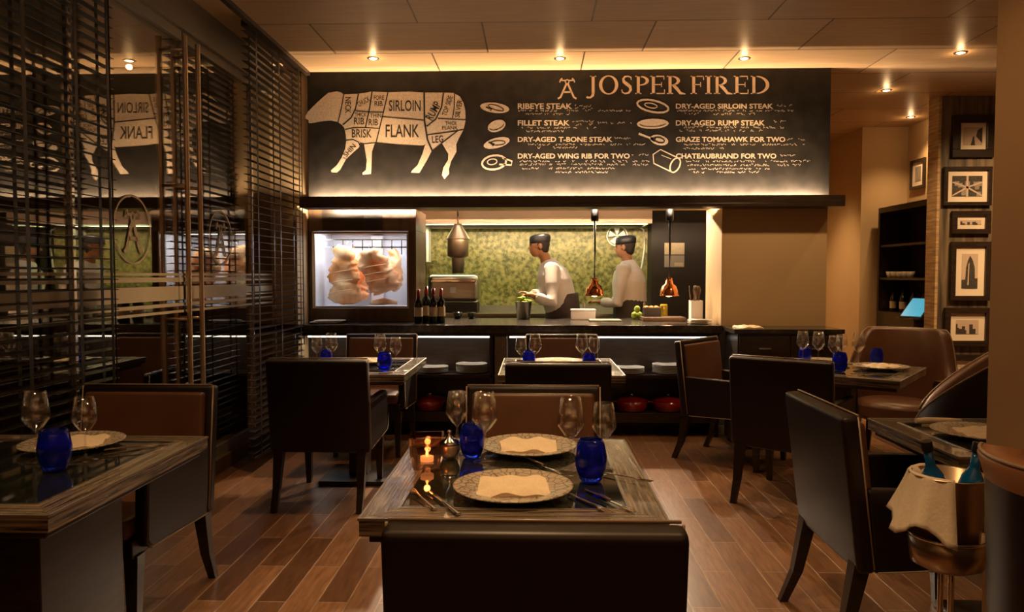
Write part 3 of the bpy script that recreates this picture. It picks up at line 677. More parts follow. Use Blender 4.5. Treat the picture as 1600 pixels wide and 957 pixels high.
def mk_napkin():
    m = MB(); nx, ny = 20, 14
    def top(u, v): return .013 + .003 * math.sin(u * 7 + v * 3) + .003 * math.cos(v * 9) - .006 * abs(u) ** 4 - .004 * abs(v) ** 4
    g = [[m.bm.verts.new(((-1 + 2 * i / nx) * (.10 - .008 * (j / ny)), (-1 + 2 * j / ny) * (.068 + .006 * math.sin(i * .5)), top(-1 + 2 * i / nx, -1 + 2 * j / ny))) for j in range(ny + 1)] for i in range(nx + 1)]
    lo = [[m.bm.verts.new((v.co.x * .99, v.co.y * .99, .0)) for v in r] for r in g]
    for i in range(nx):
        for j in range(ny):
            m.bm.faces.new((g[i][j], g[i + 1][j], g[i + 1][j + 1], g[i][j + 1])); m.bm.faces.new((lo[i][j], lo[i][j + 1], lo[i + 1][j + 1], lo[i + 1][j]))
    for i in range(nx): m.bm.faces.new((g[i][0], lo[i][0], lo[i + 1][0], g[i + 1][0])); m.bm.faces.new((g[i][ny], g[i + 1][ny], lo[i + 1][ny], lo[i][ny]))
    for j in range(ny): m.bm.faces.new((g[0][j], g[0][j + 1], lo[0][j + 1], lo[0][j])); m.bm.faces.new((g[nx][j], lo[nx][j], lo[nx][j + 1], g[nx][j + 1]))
    
    for v in m.bm.verts: v.co.y *= 1.25; v.co.z *= 1.25
    return m.build('napkin', 'cream', angle=50)
KN = Kind(mk_napkin)
def mk_knife():
    m = MB(); m.loft([(0, -.11, .004), (0, -.02, .005), (0, 0, .004)], [(.008, .003), (.006, .003), (.005, .0025)], 8); m.box(-.002, .009, 0, .11, .002, .004, .0008); return m.build('table_knife', 'chrome', angle=40)
def mk_fork():
    m = MB(); m.loft([(0, -.10, .003), (0, -.03, .005), (0, .03, .007), (0, .055, .005)], [(.007, .002), (.004, .002), (.003, .002), (.011, .002)], 8)
    for k in (-3, -1, 1, 3): m.loft([(k * .0028, .052, .005), (k * .0028, .10, .007)], [.0014, .001], 5)
    return m.build('table_fork', 'chrome', angle=40)
KK, KF = Kind(mk_knife), Kind(mk_fork)
def tp(px, py, z=TZ):        # point on a table top below pixel
    d = ROT @ Vector(((px - 800) / F, -(py - 478.5) / F, -1)); p = Vector((0, 0, CAM_Z)) + d * ((z - CAM_Z) / d.z); return (p.x, p.y, z)

# centre table
KG.put((-.158, 2.33, TZ), 'tall wine glass by the blue tumbler, left rear of the centre table', 'wine glass', 'wine glasses on the centre table')
KG2.put((-.262, 2.47, TZ), 'smaller wine glass behind the metal salt pot on the centre table', 'wine glass', 'wine glasses on the centre table')
KG.put((.112, 2.24, TZ), 'larger of the two wine glasses right of the plates on the centre table', 'wine glass', 'wine glasses on the centre table')
KG2.put((.215, 2.26, TZ), 'rightmost wine glass on the centre table', 'wine glass', 'wine glasses on the centre table')
KB.put((-.205, 2.40, TZ), 'cobalt blue tumbler between the two left wine glasses on the centre table', 'tumbler', 'blue tumblers')
KB.put((.165, 2.13, TZ), 'cobalt blue tumbler right of the near plate on the centre table', 'tumbler', 'blue tumblers', 0, 1.12)
cp = [(-.058, 2.01, 'near', 0), (-.02, 2.50, 'far', PI)]
for x, y, w, r in cp:
    KP.put((x, y, TZ), f'engraved charger plate on the {w} side of the centre table', 'plate', 'charger plates')
    KN.put((x, y, TZ + .008 + .001), f'folded cream napkin on the {w} plate of the centre table', 'napkin', 'folded napkins', r + .04)
KK.put((.20, 1.93, TZ), 'table knife right of the near plate on the centre table', 'cutlery', 'cutlery on the centre table', PI + .52)
KF.put((.145, 1.90, TZ), 'table fork right of the near plate on the centre table', 'cutlery', 'cutlery on the centre table', PI + .52)
KK.put((.03, 2.28, TZ), 'table knife lying between the two plates of the centre table', 'cutlery', 'cutlery on the centre table', PI + .52)
KF.put((-.30, 1.93, TZ), 'table fork at the near left corner of the centre table', 'cutlery', 'cutlery on the centre table', .5)
KK.put((-.24, 1.90, TZ), 'table knife left of the near plate on the centre table', 'cutlery', 'cutlery on the centre table', .5)
KF.put((.26, 2.16, TZ), 'table fork at the right side of the centre table by the tumbler', 'cutlery', 'cutlery on the centre table', PI + .9)
# candle holder
def mk_candle(n='candle_holder'):
    o = empty(n); m = MB(); a, b, h, t_ = .047, .037, .092, .006
    sq = lambda r, z: [(-r, -r, z), (r, -r, z), (r, r, z), (-r, r, z)]
    V = [[m.bm.verts.new(p) for p in sq(r, z)] for r, z in ((b, 0), (a, h * .5), (a + .002, h), (a - t_ + .002, h), (a - t_, h * .5), (b - t_, .014))]
    for p, q in zip(V, V[1:]):
        for i in range(4): m.bm.faces.new((p[i], p[(i + 1) % 4], q[(i + 1) % 4], q[i]))
    m.bm.faces.new(V[0][::-1]); m.bm.faces.new(V[-1])
    m.build('holder', 'smoked', o)
    MB().lathe([(0, .016), (.019, .016), (.019, .030), (0, .030)], n=20).build('tea_light', 'candle', o)
    MB().lathe([(0, .031), (.004, .036), (.0025, .045), (0, .052)], n=10).build('flame', 'flame', o)
    return o
KCn = Kind(mk_candle)
c = tp(668, 733); KCn.put((-.335, 2.27, TZ), 'square amber glass candle holder with a lit tea light on the centre table', 'candle holder', None, .12, 1.08)
light('POINT', (-.335, 2.27, TZ + .062), .25, (1, .55, .22), name='candle_light', shadow_soft_size=.01)
sp = T(empty('salt_pot', (-.278, 2.385, TZ)), 'small round metal pot with a peaked lid beside the candle holder', 'pot')
MB().lathe([(0, 0), (.022, 0), (.033, .02), (.034, .04), (.028, .048), (0, .048)], n=24).build('pot_body', 'bronze', sp, smooth=True)
MB().lathe([(.034, .048), (.030, .056), (.012, .066), (.005, .078), (.009, .086), (0, .092)], n=24).build('lid', 'chrome', sp, smooth=True)
KSP = Kind(lambda: MB().lathe([(0, .002), (.05, .002), (.075, .010), (.075, .013), (.05, .006), (0, .006)], n=40).build('side_plate', 'white', smooth=True))
KSP.put((-.36, 2.56, TZ), 'small side plate behind the candle holder', 'plate')

# left table
KP.put((-1.61, 2.50, TZ), 'engraved charger plate at the far side of the left table', 'plate', 'charger plates')
KN.put((-1.60, 2.50, TZ + .009), 'folded cream napkin on the far plate of the left table', 'napkin', 'folded napkins', .2)
KP.put((-1.76, 2.02, TZ), 'engraved charger plate cut off by the left edge of the picture', 'plate', 'charger plates')
KG.put((-1.60, 2.30, TZ), 'larger wine glass standing by the far plate on the left table', 'wine glass', 'wine glasses on the left table')
KG2.put((-1.45, 2.315, TZ), 'smaller wine glass right of the blue tumbler on the left table', 'wine glass', 'wine glasses on the left table')
KB.put((-1.475, 2.20, TZ), 'cobalt blue tumbler on the left table beside the wine glasses', 'tumbler', 'blue tumblers', 0, 1.15)
KK.put((-1.37, 2.50, TZ), 'table knife by the far plate on the left table', 'cutlery', 'cutlery on the left table', -1.0)
KF.put((-1.35, 2.44, TZ), 'table fork by the far plate on the left table', 'cutlery', 'cutlery on the left table', -.9)

# back left table
g = 'wine glasses on the back left table'
for k, x, y, w in ((KG2, -1.42, 4.75, 'far left'), (KG, -1.31, 4.70, 'second from left'), (KG, -.985, 4.66, 'third from left'), (KG2, -.885, 4.66, 'far right')):
    k.put((x, y, TZ), f'wine glass on the back left table, {w} of four', 'wine glass', g)
KB.put((-1.365, 4.78, TZ), 'blue tumbler at the left of the back left table', 'tumbler', 'blue tumblers')
KB.put((-.935, 4.55, TZ), 'blue tumbler at the right of the back left table', 'tumbler', 'blue tumblers', 0, 1.1)
KP.put((-1.16, 4.97, TZ), 'charger plate on the back left table', 'plate', 'charger plates'); KN.put((-1.16, 4.97, TZ + .009), 'folded napkin on the plate of the back left table', 'napkin', 'folded napkins')
KN.put((-1.16, 4.56, TZ), 'folded napkin near the armchair on the back left table', 'napkin', 'folded napkins')
KK.put((-.86, 4.50, TZ), 'table knife at the right of the back left table', 'cutlery', None, -.9)
# middle back table
g = 'wine glasses on the middle back table'
for k, x, y, w in ((KG2, -.085, 4.68, 'far left'), (KG, .005, 4.66, 'second from left'), (KG, .305, 4.72, 'third from left'), (KG2, .385, 4.74, 'far right')):
    k.put((x, y, TZ), f'wine glass on the middle back table, {w} of four', 'wine glass', g)
KB.put((-.035, 4.76, TZ), 'blue tumbler at the left of the middle back table', 'tumbler', 'blue tumblers')
KB.put((.345, 4.62, TZ), 'blue tumbler at the right of the middle back table', 'tumbler', 'blue tumblers')
KP.put((.16, 5.0, TZ), 'charger plate on the middle back table', 'plate', 'charger plates'); KN.put((.16, 5.0, TZ + .009), 'folded napkin on the plate of the middle back table', 'napkin', 'folded napkins')
KSP.put((-.13, 4.85, TZ), 'small side plate at the left of the middle back table', 'plate')
# corner table
g = 'wine glasses on the corner turned table'
for k, x, y, w in ((KG, 1.80, 4.98, 'first from the left'), (KG, 1.885, 4.93, 'second from the left'), (KG2, 1.95, 4.84, 'third from the left'), (KG2, 2.035, 4.93, 'fourth from the left'), (KG, 2.10, 4.82, 'rightmost')):
    k.put((x, y, TZ), f'wine glass on the corner turned table, {w} of five', 'wine glass', g)
KB.put((1.845, 5.06, TZ), 'blue tumbler behind the leftmost glasses on the corner turned table', 'tumbler', 'blue tumblers')
KB.put((1.90, 4.62, TZ), 'bright blue tumbler at the front of the corner turned table', 'tumbler', 'blue tumblers', 0, 1.1)
KB.put((2.285, 4.97, TZ), 'blue tumbler alone at the right side of the corner turned table', 'tumbler', 'blue tumblers', 0, 1.0)
KP.put((2.22, 4.76, TZ), 'charger plate at the right of the corner turned table', 'plate', 'charger plates'); KN.put((2.22, 4.76, TZ + .009), 'folded napkin on the right plate of the corner turned table', 'napkin', 'folded napkins', .3)
KP.put((1.97, 5.06, TZ), 'charger plate behind the glasses of the corner turned table', 'plate', 'charger plates')
KK.put((2.02, 4.50, TZ), 'table knife at the near corner of the corner turned table', 'cutlery', None, -1.35)
KF.put((2.06, 4.44, TZ), 'table fork at the near corner of the corner turned table', 'cutlery', None, -1.35)
KCn.put((1.63, 4.84, TZ), 'small candle holder at the left of the corner turned table', 'candle holder', None, .3, .7)
KSP.put((1.70, 4.70, TZ), 'small side plate at the left of the corner turned table', 'plate', None)
# right table
KP.put((1.66, 2.77, TZ), 'charger plate on the right table beside the pillar', 'plate', 'charger plates'); KN.put((1.67, 2.75, TZ + .009), 'folded napkin on the plate of the right table', 'napkin', 'folded napkins', .15)
rn = MB(); rn.loft([(-.09, 0, .014), (-.05, .004, .016), (.03, 0, .015), (.09, .003, .013)], [(.010, .010), (.014, .012), (.015, .012), (.010, .009)], 12)
T(rn.build('rolled_napkin', 'cream', loc=(1.62, 2.98, TZ)), 'rolled cream napkin behind the plate on the right table', 'napkin')

# wine bucket on a stand
bx, by = 1.285, 2.30
bs = T(empty('bucket_stand', (bx, by, 0)), 'metal pedestal stand holding the wine bucket at lower right', 'stand')
MB().lathe([(0, 0), (.13, 0), (.135, .01), (.03, .03), (.018, .05), (0, .05)], n=32).build('stand_foot', 'steel', bs, smooth=True)
for dx in (-.016, .016): MB().lathe([(.009, .04), (.009, .445)], (dx, 0, 0), 14).build('pole', 'chrome', bs, smooth=True)
MB().lathe([(0, .445), (.07, .445), (.098, .46), (.109, .545), (.112, .545), (.101, .456), (.07, .44), (0, .44)], n=36).build('cradle', 'champagne', bs, smooth=True)
MB().lathe([(.109, .542), (.115, .542), (.115, .549), (.109, .549)], n=36, closed=True).build('cradle_rim', 'chrome', bs, smooth=True)
bu = T(empty('wine_bucket', (bx, by, .452)), 'steel wine bucket with blue bottles inside, on its stand', 'bucket')
MB().lathe([(0, 0), (.070, 0), (.080, .006), (.085, .02), (.106, .275), (.111, .278), (.111, .284), (.103, .281), (.082, .02), (0, .01)], n=40).build('bucket_body', 'champagne', bu, smooth=True)
def mk_water():
    o = empty('water_bottle')
    MB().lathe([(0, 0), (.033, 0), (.036, .006), (.036, .15), (.030, .18), (.016, .205), (.0135, .215), (.0135, .26), (0, .26)], n=24).build('bottle_glass', 'bluebottle', o, smooth=True)
    MB().lathe([(0, .258), (.0165, .258), (.0165, .285), (.015, .288), (0, .288)], n=20).build('cap', 'capblack', o, angle=40)
    return o
KW = Kind(mk_water)
for (x, y, z, rx_, ry_, w) in ((bx - .02, by - .01, .565, .08, -.24, 'leaning left in the wine bucket'), (bx + .035, by - .02, .555, .05, .12, 'leaning right in the wine bucket')):
    b_ = KW.put((x, y, z), 'blue glass water bottle ' + w, 'bottle', 'blue bottles in the wine bucket'); b_.rotation_euler = (rx_, ry_, 0)
# towel draped over the left of the bucket
m = MB(); n1, n2 = 16, 14; G = []
for i in range(n1 + 1):
    a = math.radians(100 + 150 * i / n1); row = []
    for j in range(n2 + 1):
        t_ = j / n2
        if t_ < .15: r = .088 + .018 * t_ / .15; z = .10 + .145 * (t_ / .15) ** .5 - .02
        else: r = .108 + .055 * ((t_ - .15) / .85) ** 1.2; z = .226 - (t_ - .15) * (.20 + .03 * math.sin(i * .9))
        r += .006 * math.sin(i * 1.7) * t_ * 2
        row.append(m.bm.verts.new((r * math.cos(a), r * math.sin(a), z)))
    G.append(row)
for i in range(n1):
    for j in range(n2): m.bm.faces.new((G[i][j], G[i + 1][j], G[i + 1][j + 1], G[i][j + 1]))
# peak of cloth standing up beside the bottle
o = m.build('towel', 'cloth', loc=(bx, by, .52), smooth=True); md = o.modifiers.new('thick', 'SOLIDIFY'); md.thickness = .004
T(o, 'pale cloth towel draped over the side of the wine bucket', 'towel')

# ------------------------------------------------------------------ PASS COUNTER
pc = T(empty('pass_counter', (-.33, 6.5, 0)), 'long dark stone kitchen pass counter with lit open shelves beneath', 'counter')
MB().box(-1.86, 1.865, -.46, .55, .875, .94, .006).build('worktop', 'stone', pc)
MB().box(-1.86, 1.865, -.36, .50, .84, .875).build('fascia', 'darkwood', pc)
MB().box(-1.86, 1.865, -.12, -.08, .0, .84).build('back_panel', 'darkwood', pc)
MB().box(-1.86, 1.865, -.38, -.12, .49, .52, .003).build('shelf', 'darkwood', pc)
MB().box(-1.86, 1.865, -.38, -.12, .12, .20, .003).build('shelf', 'darkwood', pc)
MB().box(-.0, .10, -.39, -.12, .0, .84, .003).build('post', 'granite', pc)
for x in (-.045, -1.83, 1.83): MB().box(x, x + .03, -.38, -.12, .0, .84, .003).build('divider', 'darkwood', pc)
for a, b in ((-1.6, -.05), (.12, 1.8)):
    o = MB(); o.box(a, b, -.30, -.285, .822, .836); o.build('led_strip', 'led', pc)
def mk_pstack(n):
    def f():
        m = MB()
        for k in range(n): m.lathe([(0, k * .012), (.08, k * .012), (.13, k * .012 + .010), (.13, k * .012 + .013), (0, k * .012 + .010)], n=36)
        return m.build('plate_stack', 'white', smooth=False, angle=40)
    return f
def one_plate():
    return MB().lathe([(0, 0), (.08, 0), (.135, .011), (.135, .0145), (.08, .006), (0, .006)], n=36).build('dinner_plate', 'white', angle=40)
KPl = Kind(one_plate)
ORD = ('first', 'second', 'third', 'fourth', 'fifth', 'sixth')
for px, n, w in ((676, 4, 'leftmost stack'), (737, 6, 'stack beside the granite post'), (982, 4, 'stack behind the middle table'), (1044, 6, 'rightmost stack')):
    p = at(px, 580, 6.27)
    for k in range(n): KPl.put((p.x, 6.27, .5205 + k * .0125), f'white plate on the counter shelf, {w}, {ORD[k]} from the bottom', 'plate', f'plates on the counter shelf, {w}')
def mk_pot():
    o = empty('casserole'); MB().lathe([(0, 0), (.11, 0), (.125, .01), (.13, .09), (.125, .09), (.12, .012), (0, .01)], n=36).build('pot_body', 'red', o, smooth=True)
    MB().lathe([(.132, .091), (.11, .105), (.05, .12), (0, .124)], n=36).build('lid', 'red', o, smooth=True); MB().lathe([(0, .122), (.012, .124), (.018, .140), (0, .146)], n=16).build('knob', 'chrome', o, smooth=True)
    for s in (-1, 1): MB().loft([(s * .125, -.03, .075), (s * .152, -.025, .078), (s * .155, .025, .078), (s * .125, .03, .075)], [.007] * 4, 8).build('handle', 'red', o)
    return o
KR = Kind(mk_pot)
for px, w in ((672, 'on the lowest shelf below the left plate stacks'), (987, 'nearer the middle chairs on the lowest shelf'), (1044, 'rightmost on the lowest counter shelf')):
    p = at(px, 630, 6.25); KR.put((p.x, 6.25, .2015), 'red casserole pot ' + w, 'pot', 'red casserole pots')
# sideboard right of the pass
sb = T(empty('sideboard', (1.97, 5.9, 0)), 'black sideboard against the wall to the right of the kitchen pass', 'sideboard')
MB().box(-.40, .40, -.18, .19, .03, .90, .004).build('carcass', 'darkwood', sb); MB().box(-.43, .41, -.2, .19, .90, .935, .004).build('sideboard_top', 'stone', sb)
for x0 in (-.39, .005): 
    d_ = MB().box(x0, x0 + .385, -.195, -.18, .05, .88, .004).build('cabinet_door', 'darkwood', sb); MB().box(x0 + .15, x0 + .24, -.205, -.195, .78, .79).build('handle', 'steel', d_)
for sx in (-.36, .36):
    for sy in (-.14, .15): MB().box(sx - .02, sx + .02, sy - .02, sy + .02, 0, .03).build('foot', 'darkwood', sb)
p = at(1168, 520, 5.85)
KN.put((p.x, 5.85, .936), 'folded pale napkin lying on the black sideboard', 'napkin', 'folded napkins', .1)

# ------------------------------------------------------------------ MEAT FRIDGE
fr = T(empty('meat_fridge', (-1.5, 6.75, .941)), 'dark wood display fridge with a bright window of hanging beef', 'fridge')
x0, x1 = -.47, .47
MB().box(x0, x1, -.36, .24, 0, .12, .004).box(x0, x1, -.36, .24, .795, .985, .004).box(x0, x0 + .035, -.36, .24, .12, .795, .003).box(x1 - .07, x1, -.36, .24, .12, .795, .003).box(x0, x1, .20, .24, .12, .795).build('cabinet', 'brownwood', fr)
MB().box(x0 + .035, x1 - .07, .19, .2, .12, .795).box(x0 + .035, x0 + .042, -.34, .19, .12, .795).box(x1 - .077, x1 - .07, -.34, .19, .12, .795).box(x0 + .035, x1 - .07, -.34, .19, .12, .128).build('lining', 'fridgewhite', fr)
fd = MB().box(x0 + .03, x1 - .065, -.372, -.360, .12, .14, .002).box(x0 + .03, x1 - .065, -.372, -.360, .77, .79, .002).box(x0 + .03, x0 + .055, -.372, -.360, .14, .77, .002).box(x1 - .08, x1 - .065, -.372, -.360, .14, .77, .002).build('door', 'steel', fr)
MB().box(x0 + .055, x1 - .08, -.368, -.364, .14, .77).build('pane', 'fridgeglass', fd)
m = MB()
for z in (.73, .66): m.box(x0 + .045, x1 - .08, -.03, -.015, z, z + .012)
for x in [x0 + .12 + i * .09 for i in range(8)]: m.box(x, x + .008, -.03, -.018, .60, .73)
m.build('hanging_rail', 'chrome', fr)
MB().box(-.03, .08, .12, .19, .14, .78).build('fan_housing', 'whiteplastic', fr)
MB().box(-.35, .18, -.364, -.36, .80, .98).box(.0, .02, -.37, -.36, .80, .98).build('trim_panel', 'darkwood', fr)
def meat(px0, px1, py0, py1, Y, tilt, mt, label, seed, taper=.6, bone=True):
    a, b = at(px0, py1, Y), at(px1, py0, Y); w, h = (b.x - a.x), (b.z - a.z); r = random.Random(seed)
    o = T(empty('beef_cut', ((a.x + b.x) / 2, Y, a.z)), label, 'meat', 'beef hanging in the display fridge')
    m = MB(); n, k = 28, 24; pts, rad = [], []
    for i in range(k + 1):
        t_ = i / k; e = (1 - abs(2 * t_ - 1) ** 10) ** .5 if 0 < i < k else .55
        pts.append((tilt * (t_ - .5) * w + .02 * math.sin(t_ * 5 + seed), .02 * math.sin(t_ * 4), t_ * h)); rad.append(((.5 - (1 - taper) * .5 * t_) * w * e * (1 + .14 * r.uniform(-1, 1)), (.08 - .03 * t_) * e))
    m.loft(pts, rad, n, up=(0, 1, 0))
    for v in m.bm.verts:
        q_ = v.co * 9 + Vector((seed, 0, 0)); v.co += noise.noise_vector(q_) * .028 + noise.noise_vector(q_ * 2.7) * .012
    body = m.build('flesh', mt, o, smooth=True)
    # make the ring's wide axis lie across the window
    for s in range(3 if bone else 0):
        z = h * (.2 + .17 * s); MB().loft([(-w * .33, -.075, z), (0, -.088, z + .02), (w * .28, -.070, z + .035)], [.003, .004, .002], 8).build('rib_bone', 'fat', o)
    MB().loft([(pts[-1][0], 0, h - .02), (pts[-1][0], 0, h + .03), (pts[-1][0] + .02, 0, h + .045)], [.004] * 3, 6).build('hook', 'chrome', o)
    return o
meat(511, 565, 386, 476, 6.62, .15, 'fat', 'pale fatty rib slab standing at the left of the display fridge', 1)
meat(562, 618, 388, 455, 6.55, -.55, 'meat', 'orange red beef cut hanging tilted in the middle of the display fridge', 2, .55)
meat(548, 580, 400, 470, 6.78, .1, 'meat', 'dark beef piece behind the pale slab in the display fridge', 3, .7, False)
meat(602, 630, 390, 452, 6.74, -.4, 'fat', 'pinkish beef side at the right of the display fridge', 4, .6, False)
o = MB().loft([(-.12, 0, .03), (0, 0, .045), (.12, .01, .03)], [(.02, .02), (.05, .03), (.02, .015)], 14); p = at(600, 476, 6.6)
T(o.build('beef_joint', 'fat', loc=(p.x, 6.6, 1.072), smooth=True), 'pale joint lying on the floor of the display fridge', 'meat')

# pass top: plates, bottles
KPl.put((at(508, 498, 6.2).x, 6.22, .9405), 'flat white plate at the left end of the pass counter, lower of two', 'plate', 'plates on the pass')
KPl.put((at(512, 498, 6.2).x + .01, 6.23, .953), 'flat white plate at the left end of the pass counter, upper of two', 'plate', 'plates on the pass')
def mk_wine():
    o = empty('wine_bottle')
    MB().lathe([(0, 0), (.034, 0), (.037, .006), (.037, .17), (.032, .195), (.017, .215), (.0145, .23), (.0145, .285), (.016, .287), (.016, .297), (0, .297)], n=24).build('bottle_glass', 'wineglass', o, smooth=True)
    MB().lathe([(.0375, .06), (.0375, .14)], n=24).build('paper_label', 'paper', o, smooth=True); MB().lathe([(.0152, .235), (.0165, .297), (0, .299)], n=20).build('foil', 'red', o, smooth=True)
    return o
KWb = Kind(mk_wine)
for px, y, w, s in ((654, 6.25, 'leftmost', .97), (666, 6.32, 'second from the left', 1.06), (677, 6.25, 'third from the left', 1.0), (689, 6.30, 'rightmost', 1.0)):
    KWb.put((at(px, 500, y).x, y, .9405), f'dark wine bottle with cream label on the pass, {w} of four', 'wine bottle', 'wine bottles on the pass', rz=px, sc=s)
# ------------------------------------------------------------------ KITCHEN
bc = T(empty('back_counter', (-.45, 8.25, 0)), 'steel kitchen back counter along the olive wall', 'counter')
MB().box(-1.74, 1.75, -.33, .33, .90, .94, .004).build('worktop', 'steel', bc); MB().box(-1.74, 1.75, -.30, .33, .05, .90).build('cabinet', 'steel', bc)
MB().box(-1.7, 1.7, .30, .34, .94, 1.0).build('splash_rail', 'steel_dull', bc)
hood = T(empty('extractor_hood', (-.4, 8.15, 1.93)), 'long stainless steel extractor hood above the back counter', 'hood')
MB().box(-1.75, 1.62, -.45, -.42, -.04, .30).box(-1.75, 1.62, -.45, .44, .28, .30).box(1.60, 1.62, -.42, .44, -.04, .28).box(-1.75, -1.73, -.42, .44, -.04, .28).build('canopy', mat('hood_steel', (.30, .22, .16), .5, .5), hood)
MB().box(-1.72, 1.58, -.415, -.36, -.050, -.036).build('hood_glow_strip', mat('hood_glow', (1, 1, .7), emis=((.85, 1, .60), .9)), hood)  # glowing strip added for the bright inside of the hood
MB().box(-1.73, 1.60, .36, .40, -.04, -.01).build('grease_rail', 'steel', hood)
# oven
p = at(711, 470, 8.15)
ov = T(empty('charcoal_oven', (p.x, 8.15, .941)), 'rounded steel oven with a plain badge on the back counter', 'oven')
MB().box(-.28, .28, -.2, .2, .10, .42, .07, 5).build('oven_body', 'steel', ov, angle=40); MB().box(-.24, .24, -.21, -.195, .33, .35, .004).build('handle', 'chrome', ov)
MB().box(-.03, .03, -.206, -.2, .22, .28).build('badge', 'whiteplastic', ov); MB().box(-.26, .26, -.18, .18, .0, .105, .01).build('stand', 'darkwall', ov)
for px, w in ((715, 'left'), (737, 'right')):
    KSPC = MB().lathe([(0, 0), (.03, 0), (.045, .06), (.042, .06), (.028, .006), (0, .005)], n=20).build('small_bowl', 'wineglass', loc=(at(px, 490, 6.9).x, 6.9, .941), smooth=True)
    T(KSPC, f'small dark pot behind the wine bottles, {w} of two', 'pot', 'small dark pots on the pass')
# hanging lamp green lit
p = at(718, 390, 7.75)
hl = T(empty('hanging_lamp', (p.x, 7.60, 1.55)), 'polished metal cylinder heat lamp hanging over the oven', 'lamp')
MB().lathe([(0, .30), (.03, .295), (.035, .27), (.09, .16), (.092, .15), (.085, .15)], n=28).build('cone', 'champagne', hl, smooth=True)
MB().lathe([(.082, .15), (.080, .0), (.05, -.02), (0, -.02)], n=28).build('cylinder', 'champagne', hl, smooth=True)
MB().lathe([(.05, -.02), (.045, -.16), (.04, -.16)], n=20).build('burner', 'steel_dull', hl, smooth=True)
MB().loft([(0, 0, .29), (0, 0, .73)], [.008, .008], 8).build('rod', 'chrome', hl)
hl.scale = (1.35, 1.35, 1.12)
# cream boxes on the wall at left
p = at(668, 375, 8.4)
T(MB().box(-.12, .02, -.1, .1, -.2, .28, .005).build('wall_box', 'whiteplastic', loc=(p.x, 8.45, 1.7)), 'cream box mounted on the kitchen wall left of the hanging lamp', 'box')
# round wall fan + tube
p = at(965, 365, 8.4)
wf = T(empty('wall_fan', (p.x, 8.45, 1.8)), 'small round white fan hung on the green wall', 'fan')
MB().lathe([(.11, -.02), (.12, -.02), (.12, .02), (.11, .02)], n=32, closed=True, axis=Vector((0, 1, 0))).build('ring', 'whiteplastic', wf, smooth=True)
m = MB()
for k in range(5):
    a = 2 * PI * k / 5; m.poly([(0, 0, 0), (.1 * math.cos(a), -.01, .1 * math.sin(a)), (.1 * math.cos(a + .7), .01, .1 * math.sin(a + .7))], (0, .003, 0))
m.build('blades', 'whiteplastic', wf)
T(MB().loft([(0, 0, .15), (.05, 0, .12), (.06, 0, -.1), (.03, 0, -.3), (.0, 0, -.38)], [.012] * 5, 8).build('hose', 'whiteplastic', loc=(at(1000, 380, 8.4).x, 8.45, 1.75), smooth=True), 'white curved hose hanging at the right of the green wall', 'hose')

# heat lamps
def mk_heat():
    o = empty('heat_lamp'); 
    MB().lathe([(.026, .155), (.026, .135), (.032, .13), (.036, .105), (.062, .085), (.070, .06), (.074, .055), (.078, .02), (.088, 0), (.084, 0), (.072, .02), (.06, .08), (.03, .1), (.024, .155)], n=36).build('shade', 'copper', o, smooth=True)
    MB().lathe([(0, .03), (.045, .02), (.05, .01), (.03, -.002), (0, -.006)], n=24).build('bulb', 'heat', o, smooth=True)
    MB().loft([(0, 0, .15), (.004, 0, .4), (0, 0, .66)], [.009] * 3, 8).build('cord', 'capblack', o)
    MB().lathe([(0, .645), (.030, .645), (.033, .66), (.033, .755), (0, .755)], n=20).build('cord_housing', 'capblack', o, angle=40)
    return o
KH = Kind(mk_heat)
for px, w in ((929, 'left of two, in front of the green wall'), (1046, 'right of two, in front of the dark wall')):
    x = at(px, 400, 6.38).x
    KH.put((x, 6.38, 1.172), 'copper heat lamp hanging over the pass, ' + w, 'heat lamp', 'copper heat lamps')
    light('POINT', (x, 6.38, 1.14), 3.0, (1, .62, .32), name='heat_lamp_light', shadow_soft_size=.03)
# on the pass
def onpass(px, Y): return at(px, 490, Y).x
pt = T(empty('steel_pot', (onpass(818, 6.9), 6.9, .941)), 'steel pot full of lettuce in front of the nearer chef', 'pot')
MB().lathe([(0, 0), (.055, 0), (.060, .004), (.078, .16), (.082, .162), (.075, .162), (.058, .008), (0, .008)], n=32).build('pot_body', 'steel', pt, smooth=True)
m = MB(); r = random.Random(5)
for k in range(22):
    a = r.uniform(0, 2 * PI); q = r.uniform(0, .06); m.ball((q * math.cos(a), q * math.sin(a), .155 + r.uniform(0, .05)), (r.uniform(.015, .03), r.uniform(.015, .03), .012), 8)
o = m.build('salad_leaves', 'lettuce', loc=(pt.location.x, 6.9, .941), smooth=True); T(o, 'heap of bright green lettuce leaves in the steel pot', 'salad'); o['kind'] = 'stuff'
bx2 = T(empty('plastic_tub', (onpass(911, 6.85), 6.85, .941)), 'clear white tub of food on the pass between the two chefs', 'tub')
MB().box(-.11, .11, -.07, .07, 0, .08, .01).build('tub_body', 'whiteplastic', bx2); MB().box(-.115, .115, -.075, .075, .08, .095, .005).build('lid', 'whiteplastic', bx2)
T(MB().box(-.14, .14, -.1, .1, 0, .012, .003).build('serving_tray', 'steel_dull', loc=(onpass(945, 6.62), 6.62, .941)), 'flat dark tray on the pass left of the cutting board', 'tray')
T(MB().box(-.19, .19, -.12, .12, 0, .035, .008).build('wooden_board', 'brownwood', loc=(onpass(1035, 6.7), 6.7, .941)), 'thick wooden board on the pass under the vegetables', 'board')
cr = T(empty('vegetable_box', (onpass(1018, 6.72), 6.72, .977)), 'dark box of vegetables standing on the wooden board', 'box')
MB().box(-.075, .075, -.06, .06, 0, .006).box(-.075, -.069, -.06, .06, .006, .08).box(.069, .075, -.06, .06, .006, .08).box(-.069, .069, -.06, -.054, .006, .08).box(-.069, .069, .054, .06, .006, .08).build('box_body', 'darkwall', cr)
r = random.Random(9)
